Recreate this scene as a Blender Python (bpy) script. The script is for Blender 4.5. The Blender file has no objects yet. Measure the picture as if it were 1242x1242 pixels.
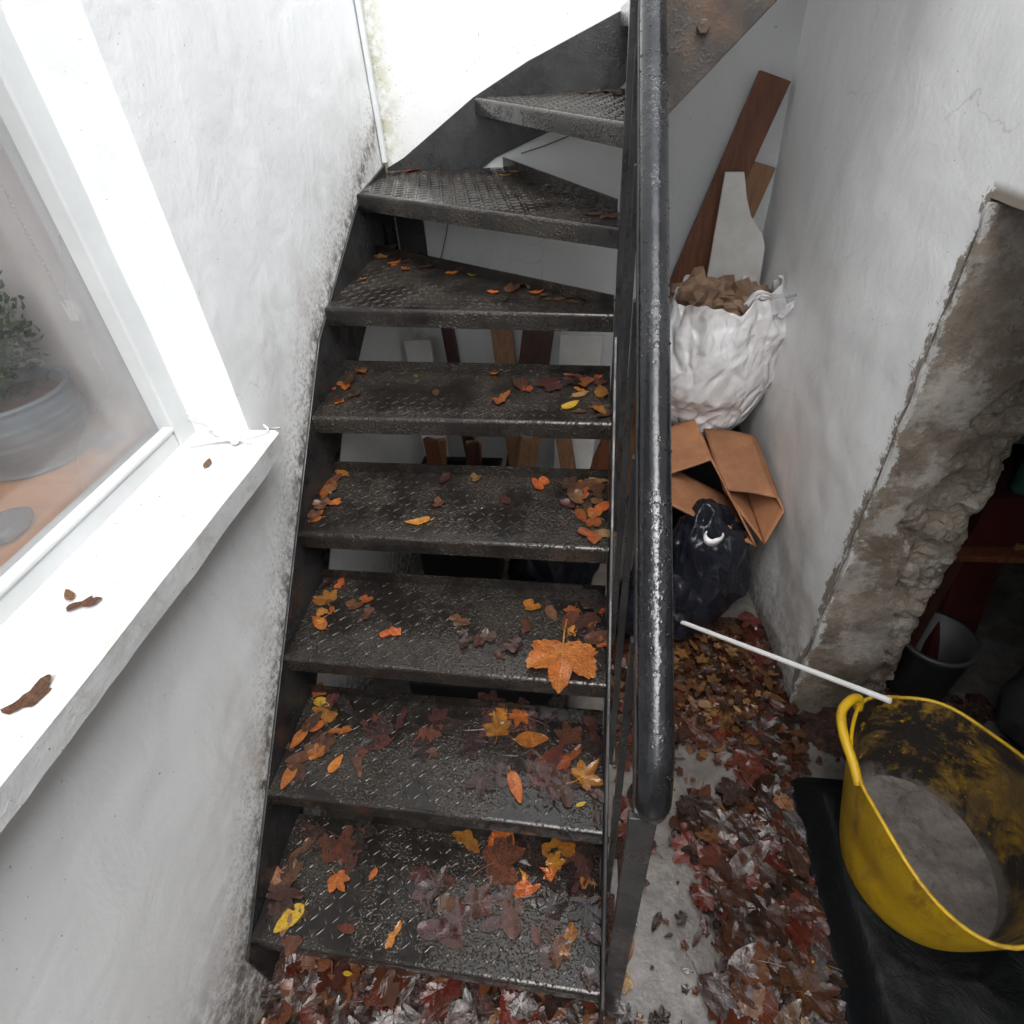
import bpy, bmesh, math, random
from mathutils import Vector, Matrix, noise
random.seed(7)
S = bpy.context.scene
COL = S.collection
# ------------------------------------------------------------------ camera
F, YAW, PITCH, ROLL = 721.085, -0.16437, 0.68013, -0.07696
CX = Vector((0.74584, -0.35036, 1.76310)); PP = 621.0
_f = Vector((math.sin(YAW)*math.cos(PITCH), math.cos(YAW)*math.cos(PITCH), -math.sin(PITCH)))
_r = Vector((math.cos(YAW), -math.sin(YAW), 0)); _u = _r.cross(_f)
RR = math.cos(ROLL)*_r + math.sin(ROLL)*_u; UU = -math.sin(ROLL)*_r + math.cos(ROLL)*_u; WW = _f
cam = bpy.data.cameras.new('camera'); co = bpy.data.objects.new('camera', cam); COL.objects.link(co)
cam.sensor_width = 36; cam.lens = 36*F/1242; cam.clip_start = .02; cam.clip_end = 300
m = Matrix((RR, UU, -WW)).transposed().to_4x4(); m.translation = CX; co.matrix_world = m
S.camera = co
def P(px, py, ax, v):          # a photo pixel's direction met with the plane  ax = v
    d = WW + RR*((px-PP)/F) - UU*((py-PP)/F); i = 'xyz'.index(ax)
    return CX + d*((v-CX[i])/d[i])
# ------------------------------------------------------------------ light: overcast day
SUN_EL, SUN_ROT = math.radians(66), math.radians(165)
W = bpy.data.worlds.new('World'); S.world = W; W.use_nodes = True
nt = W.node_tree; nt.nodes.clear()
sky = nt.nodes.new('ShaderNodeTexSky'); sky.sky_type = 'NISHITA'; sky.sun_disc = False
sky.sun_elevation = SUN_EL; sky.sun_rotation = SUN_ROT; sky.air_density = 1.2; sky.dust_density = 3
hs = nt.nodes.new('ShaderNodeHueSaturation'); hs.inputs['Saturation'].default_value = .22
bg = nt.nodes.new('ShaderNodeBackground'); bg.inputs['Strength'].default_value = .15
wo = nt.nodes.new('ShaderNodeOutputWorld')
nt.links.new(sky.outputs[0], hs.inputs['Color']); nt.links.new(hs.outputs[0], bg.inputs[0]); nt.links.new(bg.outputs[0], wo.inputs[0])
sl = bpy.data.lights.new('sun', 'SUN'); sl.energy = .5; sl.angle = math.radians(60); sl.color = (1, .97, .93)
so = bpy.data.objects.new('sun', sl); COL.objects.link(so)
sd = Vector((math.sin(SUN_ROT)*math.cos(SUN_EL), math.cos(SUN_ROT)*math.cos(SUN_EL), math.sin(SUN_EL)))
so.rotation_euler = sd.to_track_quat('Z', 'Y').to_euler(); so.location = (0, 0, 8)
vs = S.view_settings; vs.view_transform = 'Standard'; vs.look = 'None'; vs.exposure = 2.05; vs.gamma = 1
S.render.engine = 'CYCLES'; S.cycles.max_bounces = 7; S.cycles.transparent_max_bounces = 6; S.cycles.transmission_bounces = 4; S.cycles.caustics_reflective = False; S.cycles.caustics_refractive = False
# ------------------------------------------------------------------ helpers
def tag(o, label=None, cat=None, group=None, kind=None):
    for k, v in (('label', label), ('category', cat), ('group', group), ('kind', kind)):
        if v: o[k] = v
    return o
def empty(name, loc, label, cat, group=None):
    o = bpy.data.objects.new(name, None); COL.objects.link(o); o.location = loc; o.empty_display_size = .05
    return tag(o, label, cat, group)
def link(name, me, mat, parent=None, smooth=False):
    o = bpy.data.objects.new(name, me); COL.objects.link(o)
    if mat and not me.materials: me.materials.append(mat)
    if smooth: me.polygons.foreach_set('use_smooth', [True]*len(me.polygons))
    if parent:
        o.parent = parent
        if not parent.parent: o.matrix_parent_inverse = Matrix.Translation(-Vector(parent.location))
    return o
class MB:
    def __init__(s): s.v = []; s.f = []
    def add(s, vs, fs):
        b = len(s.v); s.v += [tuple(v) for v in vs]; s.f += [tuple(i+b for i in f) for f in fs]; return s
    def prism(s, base, off):   # polygon loop extruded by the vector off
        n = len(base); off = Vector(off); base = [Vector(b) for b in base]
        return s.add(base+[b+off for b in base], [tuple(range(n))[::-1], tuple(range(n, 2*n))] + [(i, (i+1) % n, n+(i+1) % n, n+i) for i in range(n)])
    def box(s, a, b):
        x0, y0, z0 = a; x1, y1, z1 = b
        return s.prism([(x0, y0, z0), (x1, y0, z0), (x1, y1, z0), (x0, y1, z0)], (0, 0, z1-z0))
    def beam(s, a, b, side, w, t):   # board from a to b, width w along side, thickness t
        a, b = Vector(a), Vector(b); d = (b-a).normalized(); sd_ = Vector(side); sd_ = (sd_-d*sd_.dot(d)).normalized(); n = d.cross(sd_)
        return s.prism([a-sd_*w/2-n*t/2, a+sd_*w/2-n*t/2, a+sd_*w/2+n*t/2, a-sd_*w/2+n*t/2], b-a)
    def tube(s, pts, r, n=12, caps=True):
        pts = [Vector(p) for p in pts]; rs = r if isinstance(r, (list, tuple)) else [r]*len(pts)
        up = None; rings = []
        for i, p in enumerate(pts):
            d = (pts[min(i+1, len(pts)-1)]-pts[max(i-1, 0)]).normalized()
            if up is None: up = d.orthogonal().normalized()
            up = (up-d*up.dot(d)).normalized(); q = d.cross(up)
            rings.append([p+(up*math.cos(2*math.pi*k/n)+q*math.sin(2*math.pi*k/n))*rs[i] for k in range(n)])
        vs = [v for rg in rings for v in rg]; fs = []
        for i in range(len(pts)-1):
            for k in range(n): fs.append((i*n+k, i*n+(k+1) % n, (i+1)*n+(k+1) % n, (i+1)*n+k))
        if caps: fs += [tuple(range(n))[::-1], tuple(range((len(pts)-1)*n, len(pts)*n))]
        return s.add(vs, fs)
    def lathe(s, prof, c, n=32, sx=1, sy=1):
        vs = []; fs = []
        for r, z in prof:
            for k in range(n):
                a = 2*math.pi*k/n; vs.append((c[0]+r*sx*math.cos(a), c[1]+r*sy*math.sin(a), c[2]+z))
        for i in range(len(prof)-1):
            for k in range(n): fs.append((i*n+k, i*n+(k+1) % n, (i+1)*n+(k+1) % n, (i+1)*n+k))
        return s.add(vs, fs)
    def mesh(s, name):
        me = bpy.data.meshes.new(name); me.from_pydata(s.v, [], s.f); me.update(); return me
    def build(s, name, mat, parent=None, smooth=False, bevel=0, solid=0):
        me = s.mesh(name)
        bm = bmesh.new(); bm.from_mesh(me)
        if not solid: bmesh.ops.recalc_face_normals(bm, faces=bm.faces)
        bm.to_mesh(me); bm.free()
        o = link(name, me, mat, parent, smooth)
        if solid:
            sm = o.modifiers.new('s', 'SOLIDIFY'); sm.thickness = solid; sm.offset = 0
        if bevel:
            b = o.modifiers.new('b', 'BEVEL'); b.width = bevel; b.segments = 2; b.limit_method = 'ANGLE'; b.angle_limit = math.radians(40); b.harden_normals = False
        return o
def nz(x, y, z, s): return noise.noise(Vector((x*s, y*s, z*s)))
def fbm(p, s, o=4):
    t = 0; a = 1
    for i in range(o): t += a*noise.noise(Vector(p)*s+Vector((i*7.3, i*3.1, i*5.7))); a *= .5; s *= 2
    return t
def ridged(p, s, o=3, seed=0):
    t = 0; a = 1
    for i in range(o): t += a*(1-2*abs(noise.noise(Vector(p)*s+Vector((seed+i*7.3, i*3.1, seed*2+i*5.7))))); a *= .5; s *= 1.9
    return t
# ------------------------------------------------------------------ materials
class N:
    def __init__(s, name):
        s.m = bpy.data.materials.new(name); s.m.use_nodes = True; s.t = s.m.node_tree; s.b = s.t.nodes['Principled BSDF']
        s.pos = s.t.nodes.new('ShaderNodeTexCoord').outputs['Object']
    def n(s, ty, **kw):
        nd = s.t.nodes.new('ShaderNode'+ty)
        for k, v in kw.items():
            if k in nd.bl_rna.properties: setattr(nd, k, v)
            else: nd.inputs[k].default_value = v
        return nd
    def l(s, a, b): s.t.links.new(a, b)
    def noise(s, scale, detail=5, rough=.6, dist=0, stretch=None):
        nd = s.n('TexNoise'); nd.inputs['Scale'].default_value = scale; nd.inputs['Detail'].default_value = detail; nd.inputs['Roughness'].default_value = rough; nd.inputs['Distortion'].default_value = dist
        src = s.pos
        if stretch:
            mp = s.n('Mapping'); mp.inputs['Scale'].default_value = stretch; s.l(src, mp.inputs[0]); src = mp.outputs[0]
        s.l(src, nd.inputs['Vector']); return nd.outputs['Fac']
    def ramp(s, fac, lo, hi, a=0., b=1.):
        nd = s.n('MapRange'); nd.interpolation_type = 'SMOOTHSTEP'
        nd.inputs['From Min'].default_value = lo; nd.inputs['From Max'].default_value = hi; nd.inputs['To Min'].default_value = a; nd.inputs['To Max'].default_value = b
        s.l(fac, nd.inputs['Value']); return nd.outputs[0]
    def math(s, op, a, b=None):
        nd = s.n('Math'); nd.operation = op
        for i, v in enumerate((a, b)):
            if v is None: continue
            if isinstance(v, (int, float)): nd.inputs[i].default_value = v
            else: s.l(v, nd.inputs[i])
        return nd.outputs[0]
    def mix(s, fac, a, b):
        nd = s.n('Mix'); nd.data_type = 'RGBA'
        if isinstance(fac, (int, float)): nd.inputs[0].default_value = fac
        else: s.l(fac, nd.inputs[0])
        for i, v in ((6, a), (7, b)):
            if isinstance(v, tuple): nd.inputs[i].default_value = (*v, 1)
            else: s.l(v, nd.inputs[i])
        return nd.outputs[2]
    def xyz(s):
        nd = s.n('SeparateXYZ'); s.l(s.pos, nd.inputs[0]); return nd.outputs
    def bump(s, h, strength, dist=.01):
        nd = s.n('Bump'); nd.inputs['Strength'].default_value = strength; nd.inputs['Distance'].default_value = dist
        s.l(h, nd.inputs['Height']); 
        if s.b.inputs['Normal'].is_linked: s.l(s.b.inputs['Normal'].links[0].from_socket, nd.inputs['Normal'])
        s.l(nd.outputs[0], s.b.inputs['Normal'])
    def set(s, **kw):
        for k, v in kw.items():
            k = {'col': 'Base Color', 'rough': 'Roughness', 'metal': 'Metallic', 'spec': 'Specular IOR Level', 'coat': 'Coat Weight', 'coatr': 'Coat Roughness', 'trans': 'Transmission Weight', 'alpha': 'Alpha', 'sss': 'Subsurface Weight'}.get(k, k)
            i = s.b.inputs[k]
            if isinstance(v, tuple): i.default_value = (*v, 1)
            elif isinstance(v, (int, float)): i.default_value = v
            else: s.l(v, i)
        return s
M = {}
def simple(name, c1, c2, rough=.6, scale=8, bump=0, bscale=30, stretch=None, **kw):
    k = N(name); k.set(col=k.mix(k.ramp(k.noise(scale, 6, .65, stretch=stretch), .3, .7), c1, c2), rough=rough, **kw)
    if bump: k.bump(k.noise(bscale, 5, .6, stretch=stretch), bump)
    M[name] = k.m; return k
def paint(name, base, warm, stair_dirt=False, corner_algae=False, damp=0., bumpy=.35):
    k = N(name); x, y, z = k.xyz()
    c = k.mix(k.ramp(k.noise(1.6, 5, .65), .40, .72, 0, .8), base, tuple(v*.9 for v in base))
    c = k.mix(k.ramp(k.noise(4, 8, .75, .5, stretch=(1, 1, .3)), .54, .80, 0, .55), c, warm)               # washed-out dirt running down
    c = k.mix(k.ramp(k.noise(1.1, 9, .8, 1.2), .60, .66, 0, .22), c, tuple(v*.75 for v in warm))              # old patch repairs
    cr = k.n('TexVoronoi', feature='DISTANCE_TO_EDGE'); cr.inputs['Scale'].default_value = 1.7
    cn = k.n('TexNoise'); cn.inputs['Scale'].default_value = 5; cn.inputs['Detail'].default_value = 6; k.l(k.pos, cn.inputs['Vector']); cv = k.n('VectorMath', operation='MULTIPLY_ADD'); cv.inputs[1].default_value = (.3, .3, .3); k.l(cn.outputs['Color'], cv.inputs[0]); k.l(k.pos, cv.inputs[2]); k.l(cv.outputs[0], cr.inputs['Vector'])
    crack = k.math('MULTIPLY', k.ramp(cr.outputs['Distance'], .001, .005, 1, 0), k.ramp(k.noise(2.3, 3), .56, .64)); c = k.mix(k.math('MULTIPLY', crack, .25), c, (.25, .23, .21))
    c = k.mix(k.ramp(k.noise(150, 2, .5), .735, .765, 0, .8), c, (.16, .15, .13))                           # specks
    c = k.mix(k.math('MULTIPLY', k.ramp(k.noise(60, 3, .7), .66, .74), k.ramp(k.noise(5, 3, .6), .54, .68)), c, (.3, .28, .25))
    if stair_dirt:   # splashed soil along the stringer, tread by tread
        line = k.math('MINIMUM', k.math('ADD', k.math('MULTIPLY', y, .848), .195), k.math('ADD', k.math('MULTIPLY', y, .467), .622)); d = k.math('ABSOLUTE', k.math('SUBTRACT', z, line))
        near = k.ramp(d, .0, .20, 1, 0); near2 = k.ramp(d, .0, .06, 1, 0)
        near = k.math('MULTIPLY', near, k.ramp(y, 1.5, 2.2, 1, .75))
        sp = k.math('MULTIPLY', near, k.ramp(k.noise(85, 4, .75), .45, .66))
        c = k.mix(k.math('MULTIPLY', sp, .8), c, (.20, .17, .14)); c = k.mix(k.math('MULTIPLY', k.ramp(d, .0, .42, .55, 0), k.ramp(k.noise(6, 7, .75), .40, .66)), c, (.50, .47, .43))
        c = k.mix(k.math('MULTIPLY', near2, k.ramp(k.noise(22, 5, .75), .42, .62)), c, (.13, .105, .085))
        low = k.math('MULTIPLY', k.ramp(z, .0, .45, 1, 0), k.ramp(k.noise(30, 6, .8), .36, .60))
        c = k.mix(low, c, (.12, .09, .07))
    if corner_algae:
        a = k.math('MULTIPLY', k.ramp(x, .0, .11, 1, 0), k.ramp(k.noise(26, 6, .75), .36, .62))
        c = k.mix(k.math('MULTIPLY', a, .8), c, (.33, .32, .15))
        b_ = k.math('MULTIPLY', k.ramp(x, .0, .2, 1, 0), k.ramp(k.noise(120, 3, .6), .62, .7)); c = k.mix(b_, c, (.12, .13, .06))
    if damp:
        low = k.math('MULTIPLY', k.ramp(z, .0, .95, 1, 0), k.ramp(k.noise(3.5, 7, .7), .35, .66))
        c = k.mix(k.math('MULTIPLY', low, damp), c, (.47, .41, .36))
        low = k.math('MULTIPLY', k.ramp(z, .0, .55, 1, 0), k.ramp(k.noise(16, 7, .8), .40, .66))
        c = k.mix(k.math('MULTIPLY', low, damp), c, (.24, .21, .17))
        low = k.math('MULTIPLY', k.ramp(z, .0, .16, 1, 0), k.ramp(k.noise(25, 6, .8), .3, .6)); c = k.mix(low, c, (.12, .10, .08))
    if damp:   # chipped arris of the doorway
        ch_ = k.math('ADD', y, k.math('MULTIPLY', k.noise(8, 9, .85), -.20)); ch_ = k.math('MULTIPLY', k.ramp(ch_, .782, .786, 1, 0), k.ramp(z, 1.50, 1.52, 1, 0)); c = k.mix(ch_, c, (.27, .23, .19))
    k.set(col=c, rough=k.ramp(k.noise(9, 4), .3, .7, .45, .7), spec=.35)
    k.bump(k.noise(7, 6, .55, .4), bumpy, .014); k.bump(k.noise(90, 4, .65), .16, .002)
    M[name] = k.m
paint('house_paint', (.83, .845, .85), (.62, .62, .61), stair_dirt=True)
paint('back_paint', (.72, .73, .72), (.55, .55, .52), corner_algae=True)
paint('vault_paint', (.88, .88, .87), (.60, .58, .56), damp=.85)
# bare, dirty plaster of the broken jamb
k = N('bare_plaster'); x, y, z = k.xyz()
c = k.mix(k.ramp(k.noise(3.5, 8, .75), .38, .62), (.38, .32, .255), (.19, .15, .11)); c = k.mix(k.ramp(k.noise(4.5, 8, .75), .50, .60, 0, .8), c, (.52, .48, .43)); c = k.mix(k.ramp(k.noise(16, 8, .85), .56, .68), c, (.10, .075, .055)); c = k.mix(k.math('MULTIPLY', k.ramp(z, .05, .6, .8, 0), k.ramp(k.noise(6, 7, .8), .42, .6)), c, (.10, .07, .045)); c = k.mix(k.ramp(k.noise(60, 4, .8), .62, .7), c, (.42, .38, .31))
edge = k.math('ADD', x, k.math('MULTIPLY', k.noise(7, 9, .85), -.14)); c = k.mix(k.ramp(edge, 1.342, 1.348, 1, 0), c, (.72, .71, .68))
k.set(col=c, rough=.85); k.bump(k.noise(22, 10, .75), .9, .02); k.bump(k.noise(120, 6, .7), .5, .004); M['bare_plaster'] = k.m
# black painted steel, wet
def steel(name, c1, c2, wet_lo, wet_hi, rust=0., metal=0., bmp=.2, bead=.25):
    k = N(name); n1 = k.noise(7, 7, .7); c = k.mix(k.ramp(n1, .35, .68), c1, c2)
    c = k.mix(k.ramp(k.noise(38, 6, .75), .6, .75, 0, .5), c, (.085, .065, .05))
    if rust: c = k.mix(k.math('MULTIPLY', k.ramp(k.noise(9, 8, .8), .45, .62), rust), c, (.16, .075, .03))
    k.set(col=c, rough=k.ramp(k.noise(9, 6, .7), .38, .60, wet_lo, wet_hi), spec=.5, metal=metal)
    k.bump(k.noise(30, 4, .6), bmp, .003)
    beads = k.math('MULTIPLY', k.ramp(k.noise(170, 2, .45), .50, .72), k.ramp(k.noise(7, 4, .6), .40, .58)); k.bump(beads, bead, .003); M[name] = k.m
    return k
steel('tread_steel', (.014, .012, .011), (.036, .030, .024), .03, .15, metal=.30, bmp=.35, bead=.75)
steel('stringer_steel', (.014, .014, .015), (.035, .034, .034), .22, .55)
steel('rusty_steel', (.03, .028, .026), (.07, .062, .055), .35, .7, rust=.4)
k = steel('rail_steel', (.022, .023, .025), (.045, .046, .049), .07, .20, metal=.6, bead=.3); k.bump(k.noise(75, 4, .6), .18, .004)
k = N('water'); k.set(col=(1, 1, 1), rough=.02, trans=1.0, IOR=1.33); M['water'] = k.m
# leaves
def leaf_mat(name, c1, c2, rough=.32, vary=1.):
    k = N(name); oi = k.n('ObjectInfo'); rnd = oi.outputs['Random']
    c = k.mix(k.ramp(k.noise(2.2, 6, .75), .36, .64), c1, c2); c = k.mix(k.ramp(k.noise(5, 6, .8), .54, .70, 0, .85), c, tuple(v*.3 for v in c1))
    ve = k.n('Attribute'); ve.attribute_name = 'vein'; c = k.mix(k.ramp(ve.outputs['Fac'], .55, .95, 0, .55), c, tuple(min(1, v*1.9+.03) for v in c1))
    hsv = k.n('HueSaturation'); k.l(k.ramp(rnd, 0, 1, 1-.35*vary, 1+.5*vary), hsv.inputs['Value']); k.l(k.ramp(k.math('FRACT', k.math('MULTIPLY', rnd, 7.3)), 0, 1, .5-.015*vary, .5+.018*vary), hsv.inputs['Hue']); k.l(c, hsv.inputs['Color'])
    k.set(col=hsv.outputs[0], rough=k.ramp(k.noise(30, 4), .35, .65, rough*.45, rough*1.5), coat=.6, coatr=.04)
    k.bump(k.noise(7, 6, .65, 1.4), 1.0, .35); k.bump(k.noise(26, 4, .6), .6, .10); M[name] = k.m
leaf_mat('orange', (.56, .19, .022), (.36, .09, .012)); leaf_mat('brown', (.13, .045, .017), (.065, .024, .011)); leaf_mat('dark_brown', (.036, .017, .012), (.018, .010, .008), .22)
leaf_mat('chestnut', (.30, .115, .06), (.19, .07, .04)); leaf_mat('bright_orange', (.74, .24, .045), (.58, .15, .025), .32, .1); leaf_mat('red_brown', (.14, .032, .016), (.06, .017, .011)); leaf_mat('yellow', (.62, .42, .03), (.45, .27, .02)); leaf_mat('tan', (.40, .22, .10), (.27, .12, .045)); leaf_mat('purple_brown', (.085, .034, .024), (.040, .017, .013), .18)
k = N('litter'); at = k.n('Attribute'); at.attribute_name = 'col'
c = k.mix(k.ramp(k.noise(70, 5, .7), .5, .75, 0, .6), at.outputs['Color'], (.025, .012, .008))
k.set(col=c, rough=k.ramp(k.noise(18, 3), .35, .65, .07, .36), spec=.45); k.bump(k.noise(40, 5, .65, 1.0), .4, .006); M['litter'] = k.m
# floor
k = N('wet_concrete'); wet = k.ramp(k.noise(3.2, 6, .6), .42, .6)
c = k.mix(k.ramp(k.noise(9, 9, .75), .32, .7), (.20, .185, .17), (.085, .076, .068)); c = k.mix(k.ramp(k.noise(26, 8, .85, .6), .54, .68, 0, .85), c, (.05, .038, .03))
c = k.mix(k.math('MULTIPLY', wet, .7), c, (.075, .064, .055))
k.set(col=c, rough=k.ramp(wet, 0, 1, .22, .03), spec=.5); k.bump(k.noise(24, 6, .6), .4, .006); M['wet_concrete'] = k.m
simple('paving', (.3, .3, .29), (.22, .22, .21), .8)
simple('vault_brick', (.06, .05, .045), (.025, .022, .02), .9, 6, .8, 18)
# joinery, window
simple('gloss_white', (.68, .70, .70), (.60, .62, .62), .35, 5, .12, 40)
k = N('sill_paint'); c = k.mix(k.ramp(k.noise(7, 6, .7), .45, .75), (.64, .65, .65), (.50, .51, .50)); c = k.mix(k.ramp(k.noise(120, 3, .6), .68, .72), c, (.22, .2, .17)); c = k.mix(k.ramp(k.noise(9, 8, .8, .6), .48, .66, 0, .6), c, (.40, .38, .34))
k.set(col=c, rough=.45); k.bump(k.noise(30, 6, .65), .4, .006); M['sill_paint'] = k.m
simple('shelf_wood', (.52, .235, .085), (.40, .165, .055), .45, 3, stretch=(1, 9, 1))
simple('room_wall', (.62, .58, .56), (.56, .52, .50), .8)
simple('pot_glaze', (.17, .20, .22), (.10, .125, .14), .35, 14)
simple('soil', (.10, .06, .045), (.04, .025, .02), .9, 40, .6, 60)
simple('houseplant', (.02, .045, .016), (.035, .075, .022), .4, 20)
simple('pebble', (.10, .105, .115), (.05, .053, .06), .25, 16)
simple('chain', (.55, .52, .48), (.4, .38, .35), .4)
simple('white_plastic', (.82, .82, .80), (.74, .74, .72), .4, 8)
k = N('window_glass'); x, y, z = k.xyz()     # single glazing with condensation low down, towards the frame
fog = k.math('MAXIMUM', k.math('MULTIPLY', k.ramp(z, 1.13, 1.42, 1, 0), k.ramp(y, .30, .66, .25, 1)), k.math('MULTIPLY', k.ramp(y, .50, .66, 0, .75), k.ramp(z, 1.3, 1.75, 1, .25)))
fog = k.math('MULTIPLY', fog, k.ramp(k.noise(7, 4, .5), .2, .7, .6, 1)); fog = k.math('ADD', k.math('MULTIPLY', fog, .62), .06)
tr = k.n('BsdfTransparent'); df = k.n('BsdfDiffuse'); df.inputs[0].default_value = (.8, .81, .82, 1); tl = k.n('BsdfTranslucent'); tl.inputs[0].default_value = (.8, .81, .82, 1)
gl = k.n('BsdfGlossy'); gl.inputs['Roughness'].default_value = .03
m0 = k.n('MixShader'); m0.inputs[0].default_value = .5; k.l(df.outputs[0], m0.inputs[1]); k.l(tl.outputs[0], m0.inputs[2])
m1 = k.n('MixShader'); k.l(fog, m1.inputs[0]); k.l(tr.outputs[0], m1.inputs[1]); k.l(m0.outputs[0], m1.inputs[2])
fr = k.n('LayerWeight'); m2 = k.n('MixShader'); k.l(k.math('ADD', k.math('MULTIPLY', k.math('POWER', fr.outputs['Facing'], 4.), .45), .035), m2.inputs[0]); k.l(m1.outputs[0], m2.inputs[1]); k.l(gl.outputs[0], m2.inputs[2])
k.l(m2.outputs[0], k.t.nodes['Material Output'].inputs[0]); M['window_glass'] = k.m
# junk
def wood(name, c1, c2, st):
    simple(name, c1, c2, .5, 5, .25, 20, stretch=st)
wood('mahogany', (.20, .07, .028), (.105, .033, .014), (14, 14, 1.5)); wood('pine', (.34, .18, .09), (.22, .105, .05), (14, 14, 1.5)); wood('dark_wood', (.075, .026, .018), (.035, .014, .011), (14, 14, 1.5))
simple('white_board', (.74, .72, .68), (.60, .57, .53), .6, 9)
simple('cardboard', (.38, .175, .08), (.20, .085, .038), .75, 4, .35, 35)
simple('kraft_paper', (.34, .22, .14), (.16, .095, .06), .7, 11, .5, 40)
k = N('clear_bag'); c = k.mix(k.ramp(k.noise(7, 6, .65), .38, .66), (.86, .85, .85), (.70, .67, .66))
vo = k.n('TexVoronoi', feature='DISTANCE_TO_EDGE'); vo.inputs['Scale'].default_value = 11
mp = k.n('Mapping'); mp.inputs['Scale'].default_value = (1.4, 1, .6); mp.inputs['Rotation'].default_value = (.2, .6, .3); nv_ = k.n('TexNoise'); nv_.inputs['Scale'].default_value = 6; k.l(k.pos, nv_.inputs['Vector'])
va = k.n('VectorMath', operation='MULTIPLY_ADD'); va.inputs[1].default_value = (.12, .12, .12); k.l(nv_.outputs['Color'], va.inputs[0]); k.l(k.pos, va.inputs[2]); k.l(va.outputs[0], mp.inputs[0]); k.l(mp.outputs[0], vo.inputs['Vector'])
k.set(col=c, rough=.2, spec=.5, alpha=k.ramp(k.noise(8, 6, .65, .8), .38, .66, .84, .99)); k.bump(k.ramp(vo.outputs['Distance'], 0, .22), .7, .008); k.bump(k.noise(26, 5, .6, 1.4), .4, .005); M['clear_bag'] = k.m
k = N('bin_bag'); k.set(col=(.010, .011, .016), rough=.24, spec=.3); k.bump(k.noise(9, 5, .5, 1.2), .6, .02); M['bin_bag'] = k.m
simple('black_plastic', (.006, .007, .008), (.012, .013, .014), .42, 9, .15, 40)
simple('grey_plastic', (.06, .06, .06), (.03, .03, .032), .5)
simple('red_card', (.07, .010, .009), (.04, .007, .007), .5)
simple('green_glass', (.02, .09, .06), (.02, .06, .04), .15)
k = N('yellow_rubber'); x, y, z = k.xyz()
ring = k.n('TexWave', wave_type='BANDS', bands_direction='Z'); ring.inputs['Scale'].default_value = 55; ring.inputs['Distortion'].default_value = .5; k.l(k.pos, ring.inputs['Vector'])
c = k.mix(k.ramp(k.noise(5, 6, .7), .35, .7), (.60, .37, .008), (.46, .27, .006)); c = k.mix(k.ramp(k.noise(13, 7, .8, 0, (1, 1, .3)), .50, .70, 0, .8), c, (.17, .09, .015)); c = k.mix(k.ramp(k.noise(50, 4, .8, 0, (1, 1, .2)), .62, .72, 0, .7), c, (.26, .22, .17))
k.set(col=c, rough=.5, coat=.15); k.bump(ring.outputs['Fac'], .15, .003); M['yellow_rubber'] = k.m
k = N('tub_inside'); x, y, z = k.xyz()
c = k.mix(k.ramp(k.noise(6, 8, .75), .38, .60), (.36, .20, .010), (.12, .075, .03)); c = k.mix(k.ramp(k.noise(4.2, 8, .75, .6), .42, .53), c, (.018, .014, .012))
dry = k.math('SUBTRACT', k.math('ADD', z, k.math('MULTIPLY', k.noise(7, 7, .75), -.28)), .0); c = k.mix(k.ramp(dry, .02, .09, .85, 0), c, (.22, .195, .17))                       # dried mortar near the base
c = k.mix(k.ramp(k.noise(34, 4, .7), .64, .69), c, (.46, .27, .015)); k.set(col=c, rough=.42); k.bump(k.noise(30, 7, .7), .6, .008); M['tub_inside'] = k.m
k = N('cement_sludge'); c = k.mix(k.ramp(k.noise(14, 8, .75), .35, .66), (.20, .175, .155), (.10, .085, .075)); c = k.mix(k.ramp(k.noise(12, 8, .85, 1.0), .52, .66), c, (.05, .042, .036)); k.set(col=c, rough=k.ramp(k.noise(8, 4), .4, .6, .25, .6)); k.bump(k.noise(40, 7, .7), .6, .006); M['cement_sludge'] = k.m
# ------------------------------------------------------------------ the setting
me = MB().add([(-30, -30, 0), (30, -30, 0), (30, 30, 0), (-30, 30, 0)], [(0, 1, 2, 3)]).mesh('floor'); tag(link('floor', me, M['wet_concrete']), kind='structure')
def seg(*st):      # seg(a, n, b, n, c ...) -> breakpoints
    o = [st[0]]
    for i in range(1, len(st)-1, 2):
        a, n, b = st[i-1], st[i], st[i+1]; o += [a+(b-a)*j/n for j in range(1, n+1)]
    return o
def wall(name, us, vs, pos, hole, amp, mat, thick, parent):
    idx = {}; V = []; Fc = []
    def vid(i, j):
        if (i, j) not in idx:
            u, v = us[i], vs[j]; d = amp*(fbm((u, v, 3.1), 2.6, 3)+.35*fbm((u, v, 1.7), 14, 2)); idx[i, j] = len(V); V.append(tuple(pos(u, v, d)))
        return idx[i, j]
    for i in range(len(us)-1):
        for j in range(len(vs)-1):
            if hole and hole((us[i]+us[i+1])/2, (vs[j]+vs[j+1])/2): continue
            Fc.append((vid(i, j), vid(i+1, j), vid(i+1, j+1), vid(i, j+1)))
    me = bpy.data.meshes.new(name); me.from_pydata(V, [], Fc); me.update(); o = link(name, me, M[mat], parent, True)
    s = o.modifiers.new('s', 'SOLIDIFY'); s.thickness = thick; s.offset = -1
    e = o.modifiers.new('e', 'EDGE_SPLIT'); e.split_angle = math.radians(50)
    return o
YB = 1.975
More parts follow.
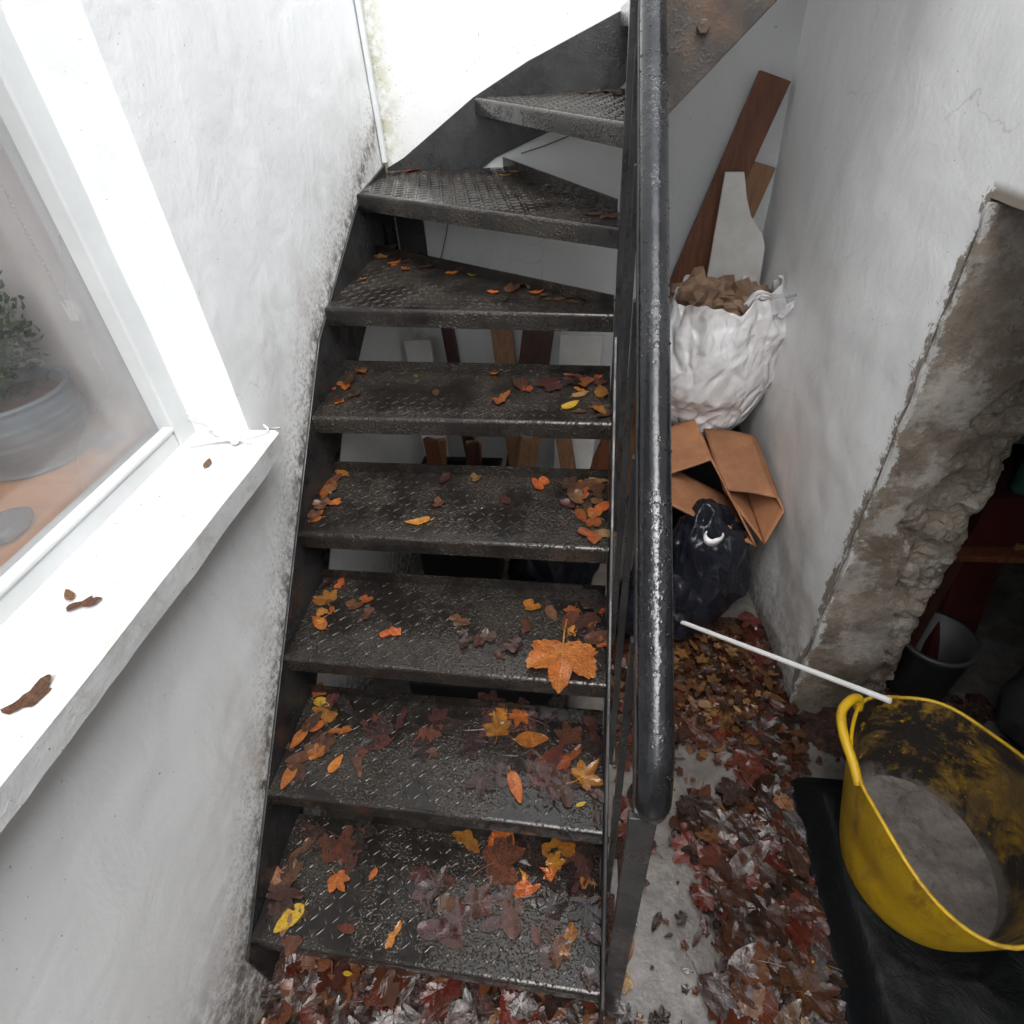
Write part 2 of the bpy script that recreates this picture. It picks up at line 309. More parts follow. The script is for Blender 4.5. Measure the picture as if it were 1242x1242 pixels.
# house wall with the window, x = 0, facing +x
hw = empty('house_wall', (0, 0, 0), 'white painted rendered house wall with a window, left of the steps', 'wall')
wall('wall_face', seg(-5, 6, -1.1, 20, .70, 42, 1.975, 2, 2.2), seg(0, 56, 1.085, 36, 2.6, 8, 4.6), lambda u, v, d: (d, u, v), lambda u, v: -1.1 < u < .70 and 1.085 < v < 2.6, .003, 'house_paint', .135, hw)
win = MB()
win.box((-.19, .642, 1.087), (-.128, .704, 2.62)); win.box((-.19, -1.12, 1.087), (-.128, -1.045, 2.62)); win.box((-.19, -1.045, 2.54), (-.128, .642, 2.62))
fr_ = win.build('window_frame', M['gloss_white'], hw, bevel=.004)
MB().box((-.188, -1.045, 1.087), (-.130, .642, 1.146)).build('bottom_rail', M['gloss_white'], fr_, bevel=.006)
MB().box((-.150, -1.045, 1.146), (-.126, .642, 1.158)).build('glazing_bead', M['gloss_white'], fr_, bevel=.004)
MB().box((-.168, -1.045, 1.1462), (-.164, .642, 2.54)).build('glass_pane', M['window_glass'], fr_)
# sill: uneven lower arris
b = MB(); n = 60; V = []; 
for i in range(n+1):
    y = -1.25+(.705+1.25)*i/n; w1 = .003*nz(y, 0, 0, 6); w2 = .006*nz(y, 5, 0, 5)+.003*nz(y, 5, 0, 20)
    V += [(-.140, y, 1.110), (.058+w1*.3, y, 1.113+w1*.4), (.066+w1, y, 1.105+w1*.4), (.064+w1, y, 1.058+w2), (-.02, y, 1.052)]
Fc = []
for i in range(n):
    for q in range(5): Fc.append((i*5+q, i*5+(q+1) % 5, i*5+5+(q+1) % 5, i*5+5+q))
Fc += [tuple(range(5)), tuple(range(n*5, n*5+5))[::-1]]
b.add(V, Fc).build('window_sill', M['sill_paint'], hw)
# back wall, y = YB, facing -y
bw = empty('back_wall', (.7, YB, 0), 'white painted end wall behind the turn of the steps', 'wall')
wall('wall_face', seg(-.2, 4, 0, 50, 1.42, 6, 3), seg(0, 76, 2.3, 10, 4.2), lambda u, v, d: (u, YB-d, v), None, .003, 'back_paint', .25, bw)
# wall with the vault doorway, x about 1.41, facing -x
def xr(y): return 1.415-.077*(y-.87)
YE, ZL = .87, 1.49
vw = empty('vault_wall', (xr(.87), YE, 0), 'scuffed white wall with a broken doorway edge, right of the steps', 'wall')
o = wall('wall_face', seg(-5, 5, -.45, 22, YE, 48, YB+.02), seg(0, 64, ZL, 36, 2.4), lambda u, v, d: (xr(u)-d, u, v), lambda u, v: -.45 < u < YE and v < ZL, .005, 'vault_paint', .255, vw)
o.modifiers['s'].offset = 1; o.data.materials.append(M['bare_plaster']); o.modifiers['s'].material_offset_rim = 1
# broken jamb: plaster skin with a ragged edge, rubble core behind it
def jamb_edge(z): return 1.575+.06*math.sin(z*5.2+.6)+.045*nz(z, 1, 0, 7)+.022*nz(z, 4, 0, 22)
nu, nv = 64, 190; V = []; Fc = []
for j in range(nv+1):
    z = 1.486*j/nv
    xe = 1.70+.03*nz(z, 9, 0, 6)+.014*nz(z, 9, 0, 22)
    x0 = 1.413+.004*nz(z, 0, 3, 9)-.010*max(0, nz(z, 2, 3, 16))
    for i in range(nu+1):
        t = i/nu; x = x0+(xe-x0)*t; je = jamb_edge(z)-.10*max(0, .45-z)
        s_ = min(1, max(0, (x-je)/.009+.5)); q_ = Vector((x+.012*nz(x, z, 1, 30), 0, z+.012*nz(x, z, 5, 30))); f1 = noise.voronoi(q_*26)[0][0]; f2 = noise.voronoi(q_*70)[0][0]
        d = .006*fbm((x, z, 0), 7, 4)+s_*(.012+.030*min(f1, .8)+.012*f2+.022*fbm((x, z, 1), 16, 4)+.006*noise.noise(Vector((x, z, 3))*95))
        d += .035*max(0, t-.88)/.12
        V.append((x, YE-.012+d, z))
for j in range(nv):
    for i in range(nu): a = j*(nu+1)+i; Fc.append((a, a+1, a+nu+2, a+nu+1))
me = bpy.data.meshes.new('door_jamb'); me.from_pydata(V, [], Fc); o = link('door_jamb', me, M['bare_plaster'], vw, False); tag(o, 'bare brown plaster jamb crumbling to rubble')
s = o.modifiers.new('s', 'SOLIDIFY'); s.thickness = .012; s.offset = 1
# pavement over the vaults and the vault itself
tag(MB().prism([(1.46, -6, 2.4), (9, -6, 2.4), (9, 9, 2.4), (1.30, 9, 2.4), (1.335, 2.24, 2.4)], (0, 0, .12)).build('pavement', M['paving']), kind='structure')
vault = empty('brick_vault', (2.4, .4, 0), 'dark brick store room inside the doorway on the right', 'vault')
MB().box((3.3, -1.6, .0), (3.45, 2.4, 2.39)).build('rear_wall', M['vault_brick'], vault)
MB().box((1.72, 2.25, .0), (3.3, 2.39, 2.39)).build('side_wall', M['vault_brick'], vault); MB().box((1.72, -1.6, .0), (3.3, -1.45, 2.39)).build('side_wall', M['vault_brick'], vault)
MB().box((1.73, -1.44, 1.95), (3.29, 2.24, 2.1)).build('ceiling', M['vault_brick'], vault)
tag(MB().prism([(1.50+.3, -5, 2.5205), (1.50, -5, 2.5205), (1.375, 1.05, 2.5205), (1.675, 1.05, 2.5205)], (0, 0, .35)).build('shade_parapet', M['back_paint']), 'unseen white parapet added along the pavement to keep side light off the yard', 'wall')  # unseen upstand, added to deepen the well and cut side light
# room behind the window
room = empty('living_room', (-1.6, .3, 0), 'pale room seen through the misted window', 'room')
MB().box((-.62, -1.12, 1.08), (-.191, .72, 1.132)).build('window_board', M['shelf_wood'], room, bevel=.006)
MB().box((-.62, .722, 1.08), (-.192, .76, 2.7)).build('window_reveal', M['room_wall'], room)
MB().box((-3.4, 1.9, 0), (-.2, 2.0, 2.7)).build('room_wall', M['room_wall'], room); MB().box((-3.5, -1.2, 0), (-3.4, 2.0, 2.7)).build('room_wall', M['room_wall'], room)
MB().box((-.62, .761, 0), (-.52, 1.89, 2.7)).build('room_wall', M['room_wall'], room); MB().box((-.62, -1.3, 0), (-.192, .72, 1.079)).build('room_wall', M['room_wall'], room)
MB().box((-3.4, -1.3, 2.705), (-.192, 1.95, 2.8)).build('ceiling', M['room_wall'], room); MB().box((-3.4, -1.3, 0), (-.625, -1.2, 2.7)).build('room_wall', M['room_wall'], room)
# end wall of the yard behind the camera
tag(MB().box((.004, -4.2, 0), (1.62, -4.0, 2.5)).build('yard_wall', M['back_paint']), 'plain white wall closing the far end of the yard', 'wall')
# ------------------------------------------------------------------ the steps
R_, G_ = .2, .23798
st = empty('staircase', (.4, .5, 0), 'black chequer-plate steel staircase with winders and a tubular handrail', 'staircase')
TR = []
for k in range(5): TR.append(dict(z=.2*(k+1), L=(.012, k*G_), R=(.796, k*G_-.02), rear=[(.796, min(k*G_+.265, 1.19)), (.012, k*G_+.283)], lip=k > 0))
TR.append(dict(z=1.2, L=(.012, 1.192), R=(.796, 1.120), rear=[(.797, 1.172), (.012, 1.70)], lip=True))
TR.append(dict(z=1.4, L=(.012, 1.612), R=(.796, 1.120), rear=[(.797, 1.262), (.43, 1.953), (.012, 1.953)], lip=True))
TR.append(dict(z=1.6, L=(.345, 1.953), R=(.797, 1.128), rear=[(.86, 1.14), (.86, 1.953)], lip=False))
for k in range(3): TR.append(dict(z=1.8+.2*k, L=(.80+k*.225, 1.953), R=(.80+k*.225, 1.142), rear=[(1.06+k*.225, 1.142), (1.06+k*.225, 1.953)], lip=False))
def inside(p, poly):
    c = False; n = len(poly)
    for i in range(n):
        a, b_ = poly[i], poly[(i+1) % n]
        if (a[1] > p[1]) != (b_[1] > p[1]) and p[0] < (b_[0]-a[0])*(p[1]-a[1])/(b_[1]-a[1])+a[0]: c = not c
    return c
def pdist(p, a, b_):
    a, b_, p = Vector(a), Vector(b_), Vector(p); t = max(0, min(1, (p-a).dot(b_-a)/(b_-a).length_squared)); return (p-a-(b_-a)*t).length
for ti, t in enumerate(TR):
    z = t['z']; L, R = Vector(t['L']), Vector(t['R']); d = (R-L).normalized(); nrm = Vector((d.y, -d.x)); rr = .009; T = .005; lip = .046
    b = MB(); Li, Ri = L-nrm*rr, R-nrm*rr
    poly = [tuple(Li), tuple(Ri)]+t['rear']
    b.prism([(x, y, z-T) for x, y in poly], (0, 0, T))
    prof = []
    for q in range(6): a = math.pi/2*q/5; prof.append((rr*math.sin(a), z-rr+rr*math.cos(a)))
    prof.append((rr, z-lip))
    inn = [(max(0, p_[0]-T) if i_ > 0 else 0, p_[1]-(T if i_ < 6 else 0)) for i_, p_ in enumerate(prof)]
    pr = prof+inn[::-1]; nseg = 24; vs_ = []
    for s_ in range(nseg+1):
        c0 = Li+(Ri-Li)*s_/nseg; dent = .0012*nz(s_*.31, ti*3.3, 0, 1)
        for (o_, zz) in pr: e_ = c0+nrm*(o_+dent*(o_ > 0.001)); vs_.append((e_.x, e_.y, zz+dent*.4*(zz < z-.02)))
    m_ = len(pr); fs_ = []
    for s_ in range(nseg):
        for q in range(m_): fs_.append((s_*m_+q, s_*m_+(q+1) % m_, (s_+1)*m_+(q+1) % m_, (s_+1)*m_+q))
    fs_ += [tuple(range(m_)), tuple(range(nseg*m_, nseg*m_+m_))[::-1]]
    b.add(vs_, fs_)
    if t['lip']:
        a_, c_ = Vector(t['rear'][0]), Vector(t['rear'][1]); dd = (c_-a_).normalized(); nn = Vector((dd.y, -dd.x)); nn = nn if nn.y > 0 else -nn
        q = [a_, c_, c_-nn*.005, a_-nn*.005]; b.prism([(v.x, v.y, z-.003) for v in q], (0, 0, .033))
    to = b.build('tread', M['tread_steel'], st)
    for p_ in to.data.polygons: p_.use_smooth = True
    e = to.modifiers.new('e', 'EDGE_SPLIT'); e.split_angle = math.radians(40)
    # raised lugs of the chequer plate
    lb = MB(); pitch = .0255; ang0 = math.atan2(d.y, d.x)
    for i in range(-60, 80):
        for j in range(-4, 60):
            c0 = L-nrm*(j*pitch+.012)+d*(i*pitch)
            if not inside(c0, poly) or min(pdist(c0, poly[q], poly[(q+1) % len(poly)]) for q in range(len(poly))) < .009: continue
            a = ang0+(math.pi/4 if (i+j) % 2 else -math.pi/4)+.03*random.uniform(-1, 1); ca, sa = math.cos(a), math.sin(a); h = .0028*(.45+.55*min(1, max(0, .6+fbm((c0.x, c0.y, ti), 6, 2)))); l_, w_ = .0155, .0036
            pt = lambda u, v, zz: (c0.x+ca*u-sa*v, c0.y+sa*u+ca*v, zz)
            lb.add([pt(-l_, 0, z-.0005), pt(-l_*.5, -w_*.8, z-.0005), pt(l_*.5, -w_, z-.0005), pt(l_, 0, z-.0005), pt(l_*.5, w_, z-.0005), pt(-l_*.5, w_*.8, z-.0005), pt(-l_*.5, 0, z+h*.8), pt(l_*.55, 0, z+h)],
                   [(0, 1, 6), (1, 2, 7, 6), (2, 3, 7), (3, 4, 7), (4, 5, 6, 7), (5, 0, 6)])
    if lb.v: tag(lb.build('raised_lugs', M['tread_steel'], to, smooth=True), kind='stuff')
# stringers
def stringer(poly, off, mat, bev=.002):
    return MB().prism(poly, off).build('stringer', M[mat], st, bevel=bev)
LS = [(-.03, .165), (1.12, 1.14), (1.66, 1.392), (1.952, 1.425)]
low = [(1.952, 1.12), (1.60, 1.10), (1.12, .87), (.10, 0.0), (-.03, 0.0)]
stringer([(.0035, y, z) for y, z in LS+low], (.007, 0, 0), 'stringer_steel')
BS = [(.012, 1.412), (.076, 1.440), (.338, 1.600), (.52, 1.684), (.807, 1.79), (1.30, 2.20), (1.30, 1.98), (.807, 1.60), (.581, 1.492), (.396, 1.428), (.115, 1.25), (.112, 1.02), (.012, 1.02)]
stringer([(x, 1.9715, z) for x, z in BS], (0, -.008, 0), 'stringer_steel')
RS = [(-.04, .20), (1.10, 1.155), (1.10, .90), (.12, .06), (.12, 0), (-.04, 0)]
stringer([(.7985, y, z) for y, z in RS], (.008, 0, 0), 'stringer_steel')
FS = [(.80, 1.50), (.889, 1.613), (1.335, 2.03), (1.335, 2.36), (.80, 1.88)]
stringer([(x, 1.126, z) for x, z in FS], (0, .008, 0), 'rusty_steel')
MB().box((.797, 1.096, .86), (.838, 1.1255, 1.90)).build('newel_post', M['stringer_steel'], st, bevel=.003)
bp = P(853, 32, 'y', 1.122)
MB().lathe([(0.0001, -.006), (.011, -.006), (.011, 0.004), (.0085, .008), (.0001, .009)], (0, 0, 0), 6)
bb = MB(); 
for q, (r0, yy) in enumerate([(.0125, 1.1262), (.0125, 1.115), (.0095, 1.112)]): pass
bb.prism([(bp.x+.0125*math.cos(a*math.pi/3), 1.1262, bp.z+.0125*math.sin(a*math.pi/3)) for a in range(6)], (0, -.011, 0)).build('bolt_head', M['rusty_steel'], st, bevel=.002)
# handrail
XR = .833; rr = .0222
def railz(y): return 1.060+.7215*y
pts = [(XR-.006, .030, .982), (XR-.003, .016, .992), (XR, .006, 1.008), (XR, .002, 1.028), (XR, .010, 1.050), (XR, .034, railz(.034)+.004)]
ys = [.07+.98*i/14 for i in range(15)]
pts += [(XR, y, railz(y)) for y in ys]
pts += [(XR+.004, 1.10, railz(1.10)+.008), (XR+.03, 1.135, 1.90), (XR+.07, 1.142, 1.945), (1.25, 1.142, 2.32), (1.33, 1.142, 2.40)]
hr = MB().tube(pts, rr, 28).build('handrail', M['rail_steel'], st, smooth=True)
e = hr.modifiers.new('e', 'EDGE_SPLIT'); e.split_angle = math.radians(60)
db = MB()
for i in range(480):
    y = random.uniform(.0, 1.05)
    if nz(y, i % 3, 0, 9) < -.1: continue
    z = railz(y); d = Vector((0, 1, .7215)).normalized(); nn = Vector((0, -.7215, 1)).normalized(); s_ = Vector((1, 0, 0))
    a = random.gauss(0, .85); 
    if abs(a) > 2.0: continue
    out = nn*math.cos(a)+s_*math.sin(a); c0 = Vector((XR, y, z))+out*rr; q = d.cross(out); r0 = random.choice((.0009, .0012, .0016, .0022))*random.uniform(.7, 1.2); el = random.uniform(.8, 1.4)
    vs_ = [c0+out*r0*.75]
    for (f_, h_) in ((.7, .5), (1, -.1)):
        for kx in range(7): an = kx*2*math.pi/7; vs_.append(c0+out*r0*h_+(d*math.cos(an)+q*math.sin(an)*el)*r0*f_)
    db.add(vs_, [(0, 1+kx, 1+(kx+1) % 7) for kx in range(7)]+[(1+kx, 8+kx, 8+(kx+1) % 7, 1+(kx+1) % 7) for kx in range(7)])
tag(db.build('water_droplets', M['water'], hr, smooth=True), kind='stuff')
MB().box((.806, -.006, 0.0), (.842, .006, .99)).build('end_post', M['stringer_steel'], st, bevel=.002)
for i in range(5):
    y = .17+.21*i; zz = .2+.8404*y
    MB().box((.8066, y-.006, zz-.11), (.8186, y+.006, railz(y)-.060)).build('baluster', M['stringer_steel'], st, bevel=.0015)
# flat bar welded under the tube, carrying the balusters
d = Vector((0, 1, .7215)).normalized()
MB().beam((.8150, -.004, railz(-.004)-.052), (.8150, 1.09, railz(1.09)-.052), (0, -.7215, 1), .022, .009).build('rail_bar', M['stringer_steel'], st, bevel=.002)
for y in (.1, .38, .66, .94): MB().box((.812, y-.008, railz(y)-.045), (.835, y+.008, railz(y)-.012)).build('rail_bracket', M['stringer_steel'], st, bevel=.002)
# ------------------------------------------------------------------ leaves
def plane_outline(rs):
    tips = [(90, 1.0), (143, .88), (205, .58), (-25, .58), (37, .88)]
    tips = sorted([(a+rs.uniform(-5, 5), r*rs.uniform(.88, 1.1)) for a, r in tips])
    out = []
    for i, (a, r) in enumerate(tips):
        a2, r2 = tips[(i+1) % 5]; a2 = a2 if a2 > a else a2+360
        t0 = Vector((r*math.cos(math.radians(a)), r*math.sin(math.radians(a)))); t1 = Vector((r2*math.cos(math.radians(a2)), r2*math.sin(math.radians(a2))))
        sr = (.55 if a2-a < 100 else .24)*rs.uniform(.85, 1.12); sa = (a+a2)/2; si = Vector((sr*math.cos(math.radians(sa)), sr*math.sin(math.radians(sa))))
        out.append(t0)
        for (p_, q_) in ((t0, si), (si, t1)):
            n_ = 5
            for j in range(1, n_):
                f_ = j/n_; v = p_.lerp(q_, f_); bul = math.sin(math.pi*f_)*.075; tooth = .05*(1 if j % 2 else -.3)*rs.uniform(.4, 1.2); out.append(v+v.normalized()*(bul+tooth))
            if q_ is si: out.append(si)
    return out, [math.radians(a) for a, r in tips]
def oval_outline(rs):
    w = rs.uniform(.36, .52); out = []
    n_ = 22
    for i in range(n_):
        a = 2*math.pi*i/n_; y = math.sin(a); x = math.cos(a)*w*(1-.35*y)*(1-.12*abs(y)); out.append(Vector((x*(1+.05*rs.uniform(-1, 1)), y*(1+.03*rs.uniform(-1, 1)))))
    return out, [math.pi/2, -math.pi/2]
def scrap_outline(rs):
    out = []; n_ = 26; ph = [rs.uniform(0, 6.28) for q in range(4)]; w = rs.uniform(.45, .8)
    for i in range(n_):
        a = 2*math.pi*i/n_; r = .72+.20*math.sin(2*a+ph[0])+.14*math.sin(3*a+ph[1])+.10*math.sin(5*a+ph[2])+.07*rs.uniform(-1, 1); out.append(Vector((r*math.cos(a)*w, r*math.sin(a))))
    return out, [math.pi/2, -math.pi/2]
def leaf_mesh(kind, seed, curl):
    rs = random.Random(seed); out, axes = {'plane': plane_outline, 'oval': oval_outline, 'scrap': scrap_outline}[kind](rs); n_ = len(out); V = []; Fc = []
    ph = rs.uniform(0, 6.28); k1, k2 = rs.uniform(-.5, 1), rs.uniform(-.3, .8); rings = (.25, .5, .75, 1)
    def zz(p_):
        r = p_.length; a = math.atan2(p_.y, p_.x); da = min(abs((a-x+math.pi) % (2*math.pi)-math.pi) for x in axes)
        fold = .16*min(da, .5)*r
        return curl*(fold*1.3+.32*k1*p_.x*p_.x+.25*k2*p_.y*p_.y+.16*fbm((p_.x+seed, p_.y, .3), 2.1, 3)*r+.35*max(0, r-.72)*math.sin(a*2+ph))
    VE = [1.0]
    V.append((0, 0, zz(Vector((.001, 0)))))
    for f_ in rings:
        for v in out:
            p_ = v*f_; V.append((p_.x, p_.y, zz(p_))); a_ = math.atan2(v.y, v.x); VE.append(1.0 if min(abs((a_-x+math.pi) % (2*math.pi)-math.pi) for x in axes) < .02 else 0.)
    for i in range(n_): Fc.append((0, 1+i, 1+(i+1) % n_))
    for k_ in range(3):
        for i in range(n_): a = 1+k_*n_; Fc.append((a+i, a+n_+i, a+n_+(i+1) % n_, a+(i+1) % n_))
    # stalk
    b0 = len(V); L_ = {'plane': .8, 'oval': .35, 'scrap': .1}[kind]; y0 = {'plane': 0, 'oval': -1, 'scrap': -.4}[kind]; bend = rs.uniform(-.25, .25)
    for i in range(5):
        t = i/4; w = .018; V += [(bend*t*t-w, y0-L_*t, .02+curl*.1*t), (bend*t*t+w, y0-L_*t, .02+curl*.1*t), (bend*t*t, y0-L_*t, .05+curl*.1*t)]
        if i:
            a = b0+3*(i-1); Fc += [(a, a+3, a+5, a+2), (a+2, a+5, a+4, a+1)]
    zmin = min(v[2] for v in V); V = [(x, y, z-zmin) for x, y, z in V]
    me = bpy.data.meshes.new('leaf'); me.from_pydata(V, [], Fc); me.update(); me.polygons.foreach_set('use_smooth', [True]*len(me.polygons))
    at = me.attributes.new('vein', 'FLOAT', 'POINT'); at.data.foreach_set('value', VE+[1.0]*(len(V)-len(VE))); return me
COLS = ('orange', 'brown', 'dark_brown', 'red_brown', 'yellow', 'tan', 'purple_brown')
LM = {}
def leaf(kind, col, pos, size, yaw, flat, label, group, tilt=(0, 0)):
    key = (kind, col, flat, random.randrange(4))
    if key not in LM:
        LM[key] = leaf_mesh(kind, hash((kind, flat, key[3])) % 999 if 0 else (key[3]*31+(7 if kind == 'plane' else 3)+int(flat*100)), flat); LM[key].materials.append(M[col])
    o = bpy.data.objects.new('fallen_leaf', LM[key]); COL.objects.link(o); o.location = pos; o.scale = (size, size, size); o.rotation_euler = (tilt[0], tilt[1], yaw)
    return tag(o, label, 'leaf', group)
NTH = ['bottom step', 'second step from the bottom', 'third step from the bottom', 'fourth step from the bottom', 'fifth step from the bottom', 'sixth step from the bottom', 'seventh step from the bottom', 'eighth step from the bottom']
SHAPE = {'plane': 'lobed', 'oval': 'oval', 'scrap': 'torn'}
def on_step(k, px, py, kind, col, size, flat=.35, yaw=None, dz=0):
    p = P(px, py, 'z', .2*(k+1)); t = TR[k]; poly = [t['L'], t['R']]+t['rear']
    if not inside(p.xy, poly): p.x = min(max(p.x, .035), .78)
    p.z += .0017+dz
    lab = 'small ' if size < .022 else 'large ' if size > .05 else ''
    yy = p.y-(t['L'][1]+(t['R'][1]-t['L'][1])*p.x/.8); where = ('front' if yy < .11 else 'back')+(' left' if p.x < .27 else ' right' if p.x > .54 else ' middle')
    return leaf(kind, col, p, size, random.uniform(0, 6.28) if yaw is None else yaw, flat, f"{lab}wet {col.replace('_', ' ')} {SHAPE[kind]} leaf, {where} of the {NTH[k]}", f"leaves on the {NTH[k]}")
O, PL = 'oval', 'plane'
LEAVES = {
 7: [(735, 112, O, 'red_brown', .03), (720, 113, O, 'brown', .026), (746, 116, O, 'red_brown', .03), (728, 108, O, 'brown', .028), (708, 113, O, 'brown', .02)],
 6: [(625, 210, O, 'tan', .026), (612, 214, O, 'yellow', .022), (500, 208, O, 'orange', .034), (478, 211, O, 'red_brown', .024), (664, 226, O, 'brown', .02), (742, 264, O, 'brown', .03), (720, 262, O, 'brown', .022)],
 5: [(466, 312, PL, 'tan', .036), (478, 320, O, 'orange', .034), (461, 303, O, 'tan', .034), (492, 328, O, 'orange', .018), (548, 332, O, 'orange', .02), (573, 334, O, 'yellow', .02), (598, 356, O, 'orange', .018), (650, 357, O, 'orange', .028), (622, 350, O, 'brown', .036), (640, 347, PL, 'brown', .03), (520, 325, O, 'brown', .03), (690, 361, O, 'brown', .022), (735, 367, O, 'brown', .028), (716, 364, O, 'dark_brown', .03), (442, 340, O, 'orange', .012)],
 4: [(438, 451, O, 'orange', .03), (418, 469, O, 'orange', .032), (424, 463, O, 'brown', .028), (412, 487, O, 'brown', .02), (505, 457, O, 'yellow', .01), (529, 478, O, 'brown', .018), (608, 487, O, 'orange', .031), (599, 453, O, 'orange', .03), (632, 468, O, 'red_brown', .034), (640, 473, O, 'orange', .024), (692, 493, O, 'yellow', .024), (710, 467, O, 'orange', .032), (729, 476, O, 'orange', .034), (727, 494, PL, 'brown', .03), (666, 450, O, 'tan', .03), (673, 468, PL, 'red_brown', .055), (696, 462, PL, 'dark_brown', .045), (721, 452, O, 'tan', .03), (704, 480, O, 'tan', .022), (732, 505, O, 'brown', .022)],
 3: [(414, 574, O, 'orange', .026), (404, 584, O, 'brown', .03), (395, 598, O, 'orange', .032), (408, 611, O, 'orange', .024), (392, 612, O, 'tan', .026), (381, 626, O, 'brown', .032), (540, 582, O, 'brown', .028), (577, 582, O, 'tan', .026), (532, 611, O, 'brown', .026), (507, 634, O, 'orange', .027), (612, 607, O, 'brown', .022), (655, 589, O, 'orange', .034), (688, 588, PL, 'brown', .038), (705, 601, O, 'orange', .034), (724, 598, O, 'brown', .036), (700, 606, O, 'tan', .034), (688, 613, O, 'red_brown', .022), (720, 634, O, 'orange', .033), (716, 651, O, 'orange', .032), (729, 618, O, 'orange', .03), (712, 618, O, 'brown', .028), (726, 584, O, 'tan', .026)],
 2: [(397, 707, O, 'purple_brown', .024), (413, 709, O, 'orange', .024), (398, 729, PL, 'orange', .040), (388, 757, O, 'orange', .026), (430, 735, O, 'brown', .028), (445, 728, O, 'orange', .022), (447, 745, O, 'red_brown', .024), (475, 769, O, 'orange', .026), (557, 754, O, 'brown', .032), (581, 779, O, 'red_brown', .026), (590, 774, O, 'purple_brown', .03), (645, 737, O, 'orange', .030), (669, 745, O, 'tan', .026), (638, 760, O, 'brown', .026), (710, 752, PL, 'brown', .045), (722, 735, O, 'dark_brown', .04), (700, 770, PL, 'dark_brown', .045), (625, 785, PL, 'purple_brown', .035), (727, 775, O, 'brown', .035), (690, 755, O, 'brown', .03), (562, 740, O, 'dark_brown', .03)],
 1: [(382, 838, O, 'orange', .03), (393, 853, O, 'yellow', .028), (396, 868, O, 'orange', .034), (380, 876, O, 'brown', .034), (386, 902, PL, 'brown', .038), (414, 887, O, 'orange', .032), (408, 927, O, 'orange', .022), (351, 943, O, 'orange', .03), (362, 920, O, 'brown', .03), (435, 929, O, 'red_brown', .026), (464, 893, PL, 'dark_brown', .060), (487, 874, O, 'red_brown', .035), (531, 874, PL, 'red_brown', .042), (598, 885, PL, 'dark_brown', .082), (641, 873, PL, 'purple_brown', .070), (566, 900, PL, 'dark_brown', .055), (628, 918, PL, 'dark_brown', .06), (690, 897, PL, 'brown', .045), (690, 922, O, 'orange', .036), (704, 938, O, 'red_brown', .03), (682, 948, PL, 'purple_brown', .05), (705, 976, O, 'yellow', .012), (607, 938, O, 'purple_brown', .042), (585, 945, PL, 'purple_brown', .04), (655, 940, PL, 'dark_brown', .05), (722, 960, O, 'purple_brown', .04), (726, 900, PL, 'dark_brown', .05), (420, 858, O, 'dark_brown', .034), (515, 905, PL, 'dark_brown', .045), (672, 860, O, 'dark_brown', .05), (716, 880, O, 'brown', .04), (545, 880, O, 'dark_brown', .04)],
 0: [(418, 1020, PL, 'brown', .052), (395, 1028, O, 'brown', .034), (436, 1008, PL, 'dark_brown', .045), (410, 1066, PL, 'orange', .032), (425, 1052, O, 'brown', .026), (453, 1061, O, 'orange', .014), (355, 1062, O, 'brown', .04), (345, 1085, O, 'brown', .04), (338, 1105, O, 'purple_brown', .036), (351, 1115, O, 'yellow', .036), (354, 1146, O, 'red_brown', .03), (420, 1127, O, 'brown', .018), (477, 1136, O, 'orange', .03), (531, 1128, O, 'purple_brown', .042), (531, 1077, PL, 'purple_brown', .045), (600, 1048, PL, 'red_brown', .068), (581, 1095, PL, 'brown', .045), (640, 1035, PL, 'dark_brown', .06), (686, 1030, PL, 'brown', .05), (660, 1058, PL, 'dark_brown', .06), (705, 1058, PL, 'dark_brown', .055), (690, 1140, O, 'orange', .036), (676, 1150, PL, 'brown', .036), (714, 1186, O, 'purple_brown', .03), (560, 1115, PL, 'purple_brown', .045), (625, 1090, PL, 'purple_brown', .05), (668, 1100, O, 'dark_brown', .044), (712, 1100, PL, 'dark_brown', .05), (545, 1140, O, 'brown', .03), (380, 1008, O, 'purple_brown', .035), (368, 1030, O, 'brown', .035), (720, 1030, O, 'dark_brown', .045), (600, 1120, O, 'purple_brown', .034), (728, 1130, O, 'dark_brown', .03)]}
for k, ls in LEAVES.items():
    for i, (px, py, kd, c, sz) in enumerate(ls):
        wetflat = .32 if c in ('purple_brown', 'dark_brown') and k < 2 else (.5 if k < 2 else .75)
        if kd == O and c != 'yellow' and random.random() < .6: kd = 'scrap'; wetflat *= 1.5
        on_step(k, px, py, kd, c, sz*random.uniform(1.02, 1.22), wetflat, dz=.0012*(i % 4))
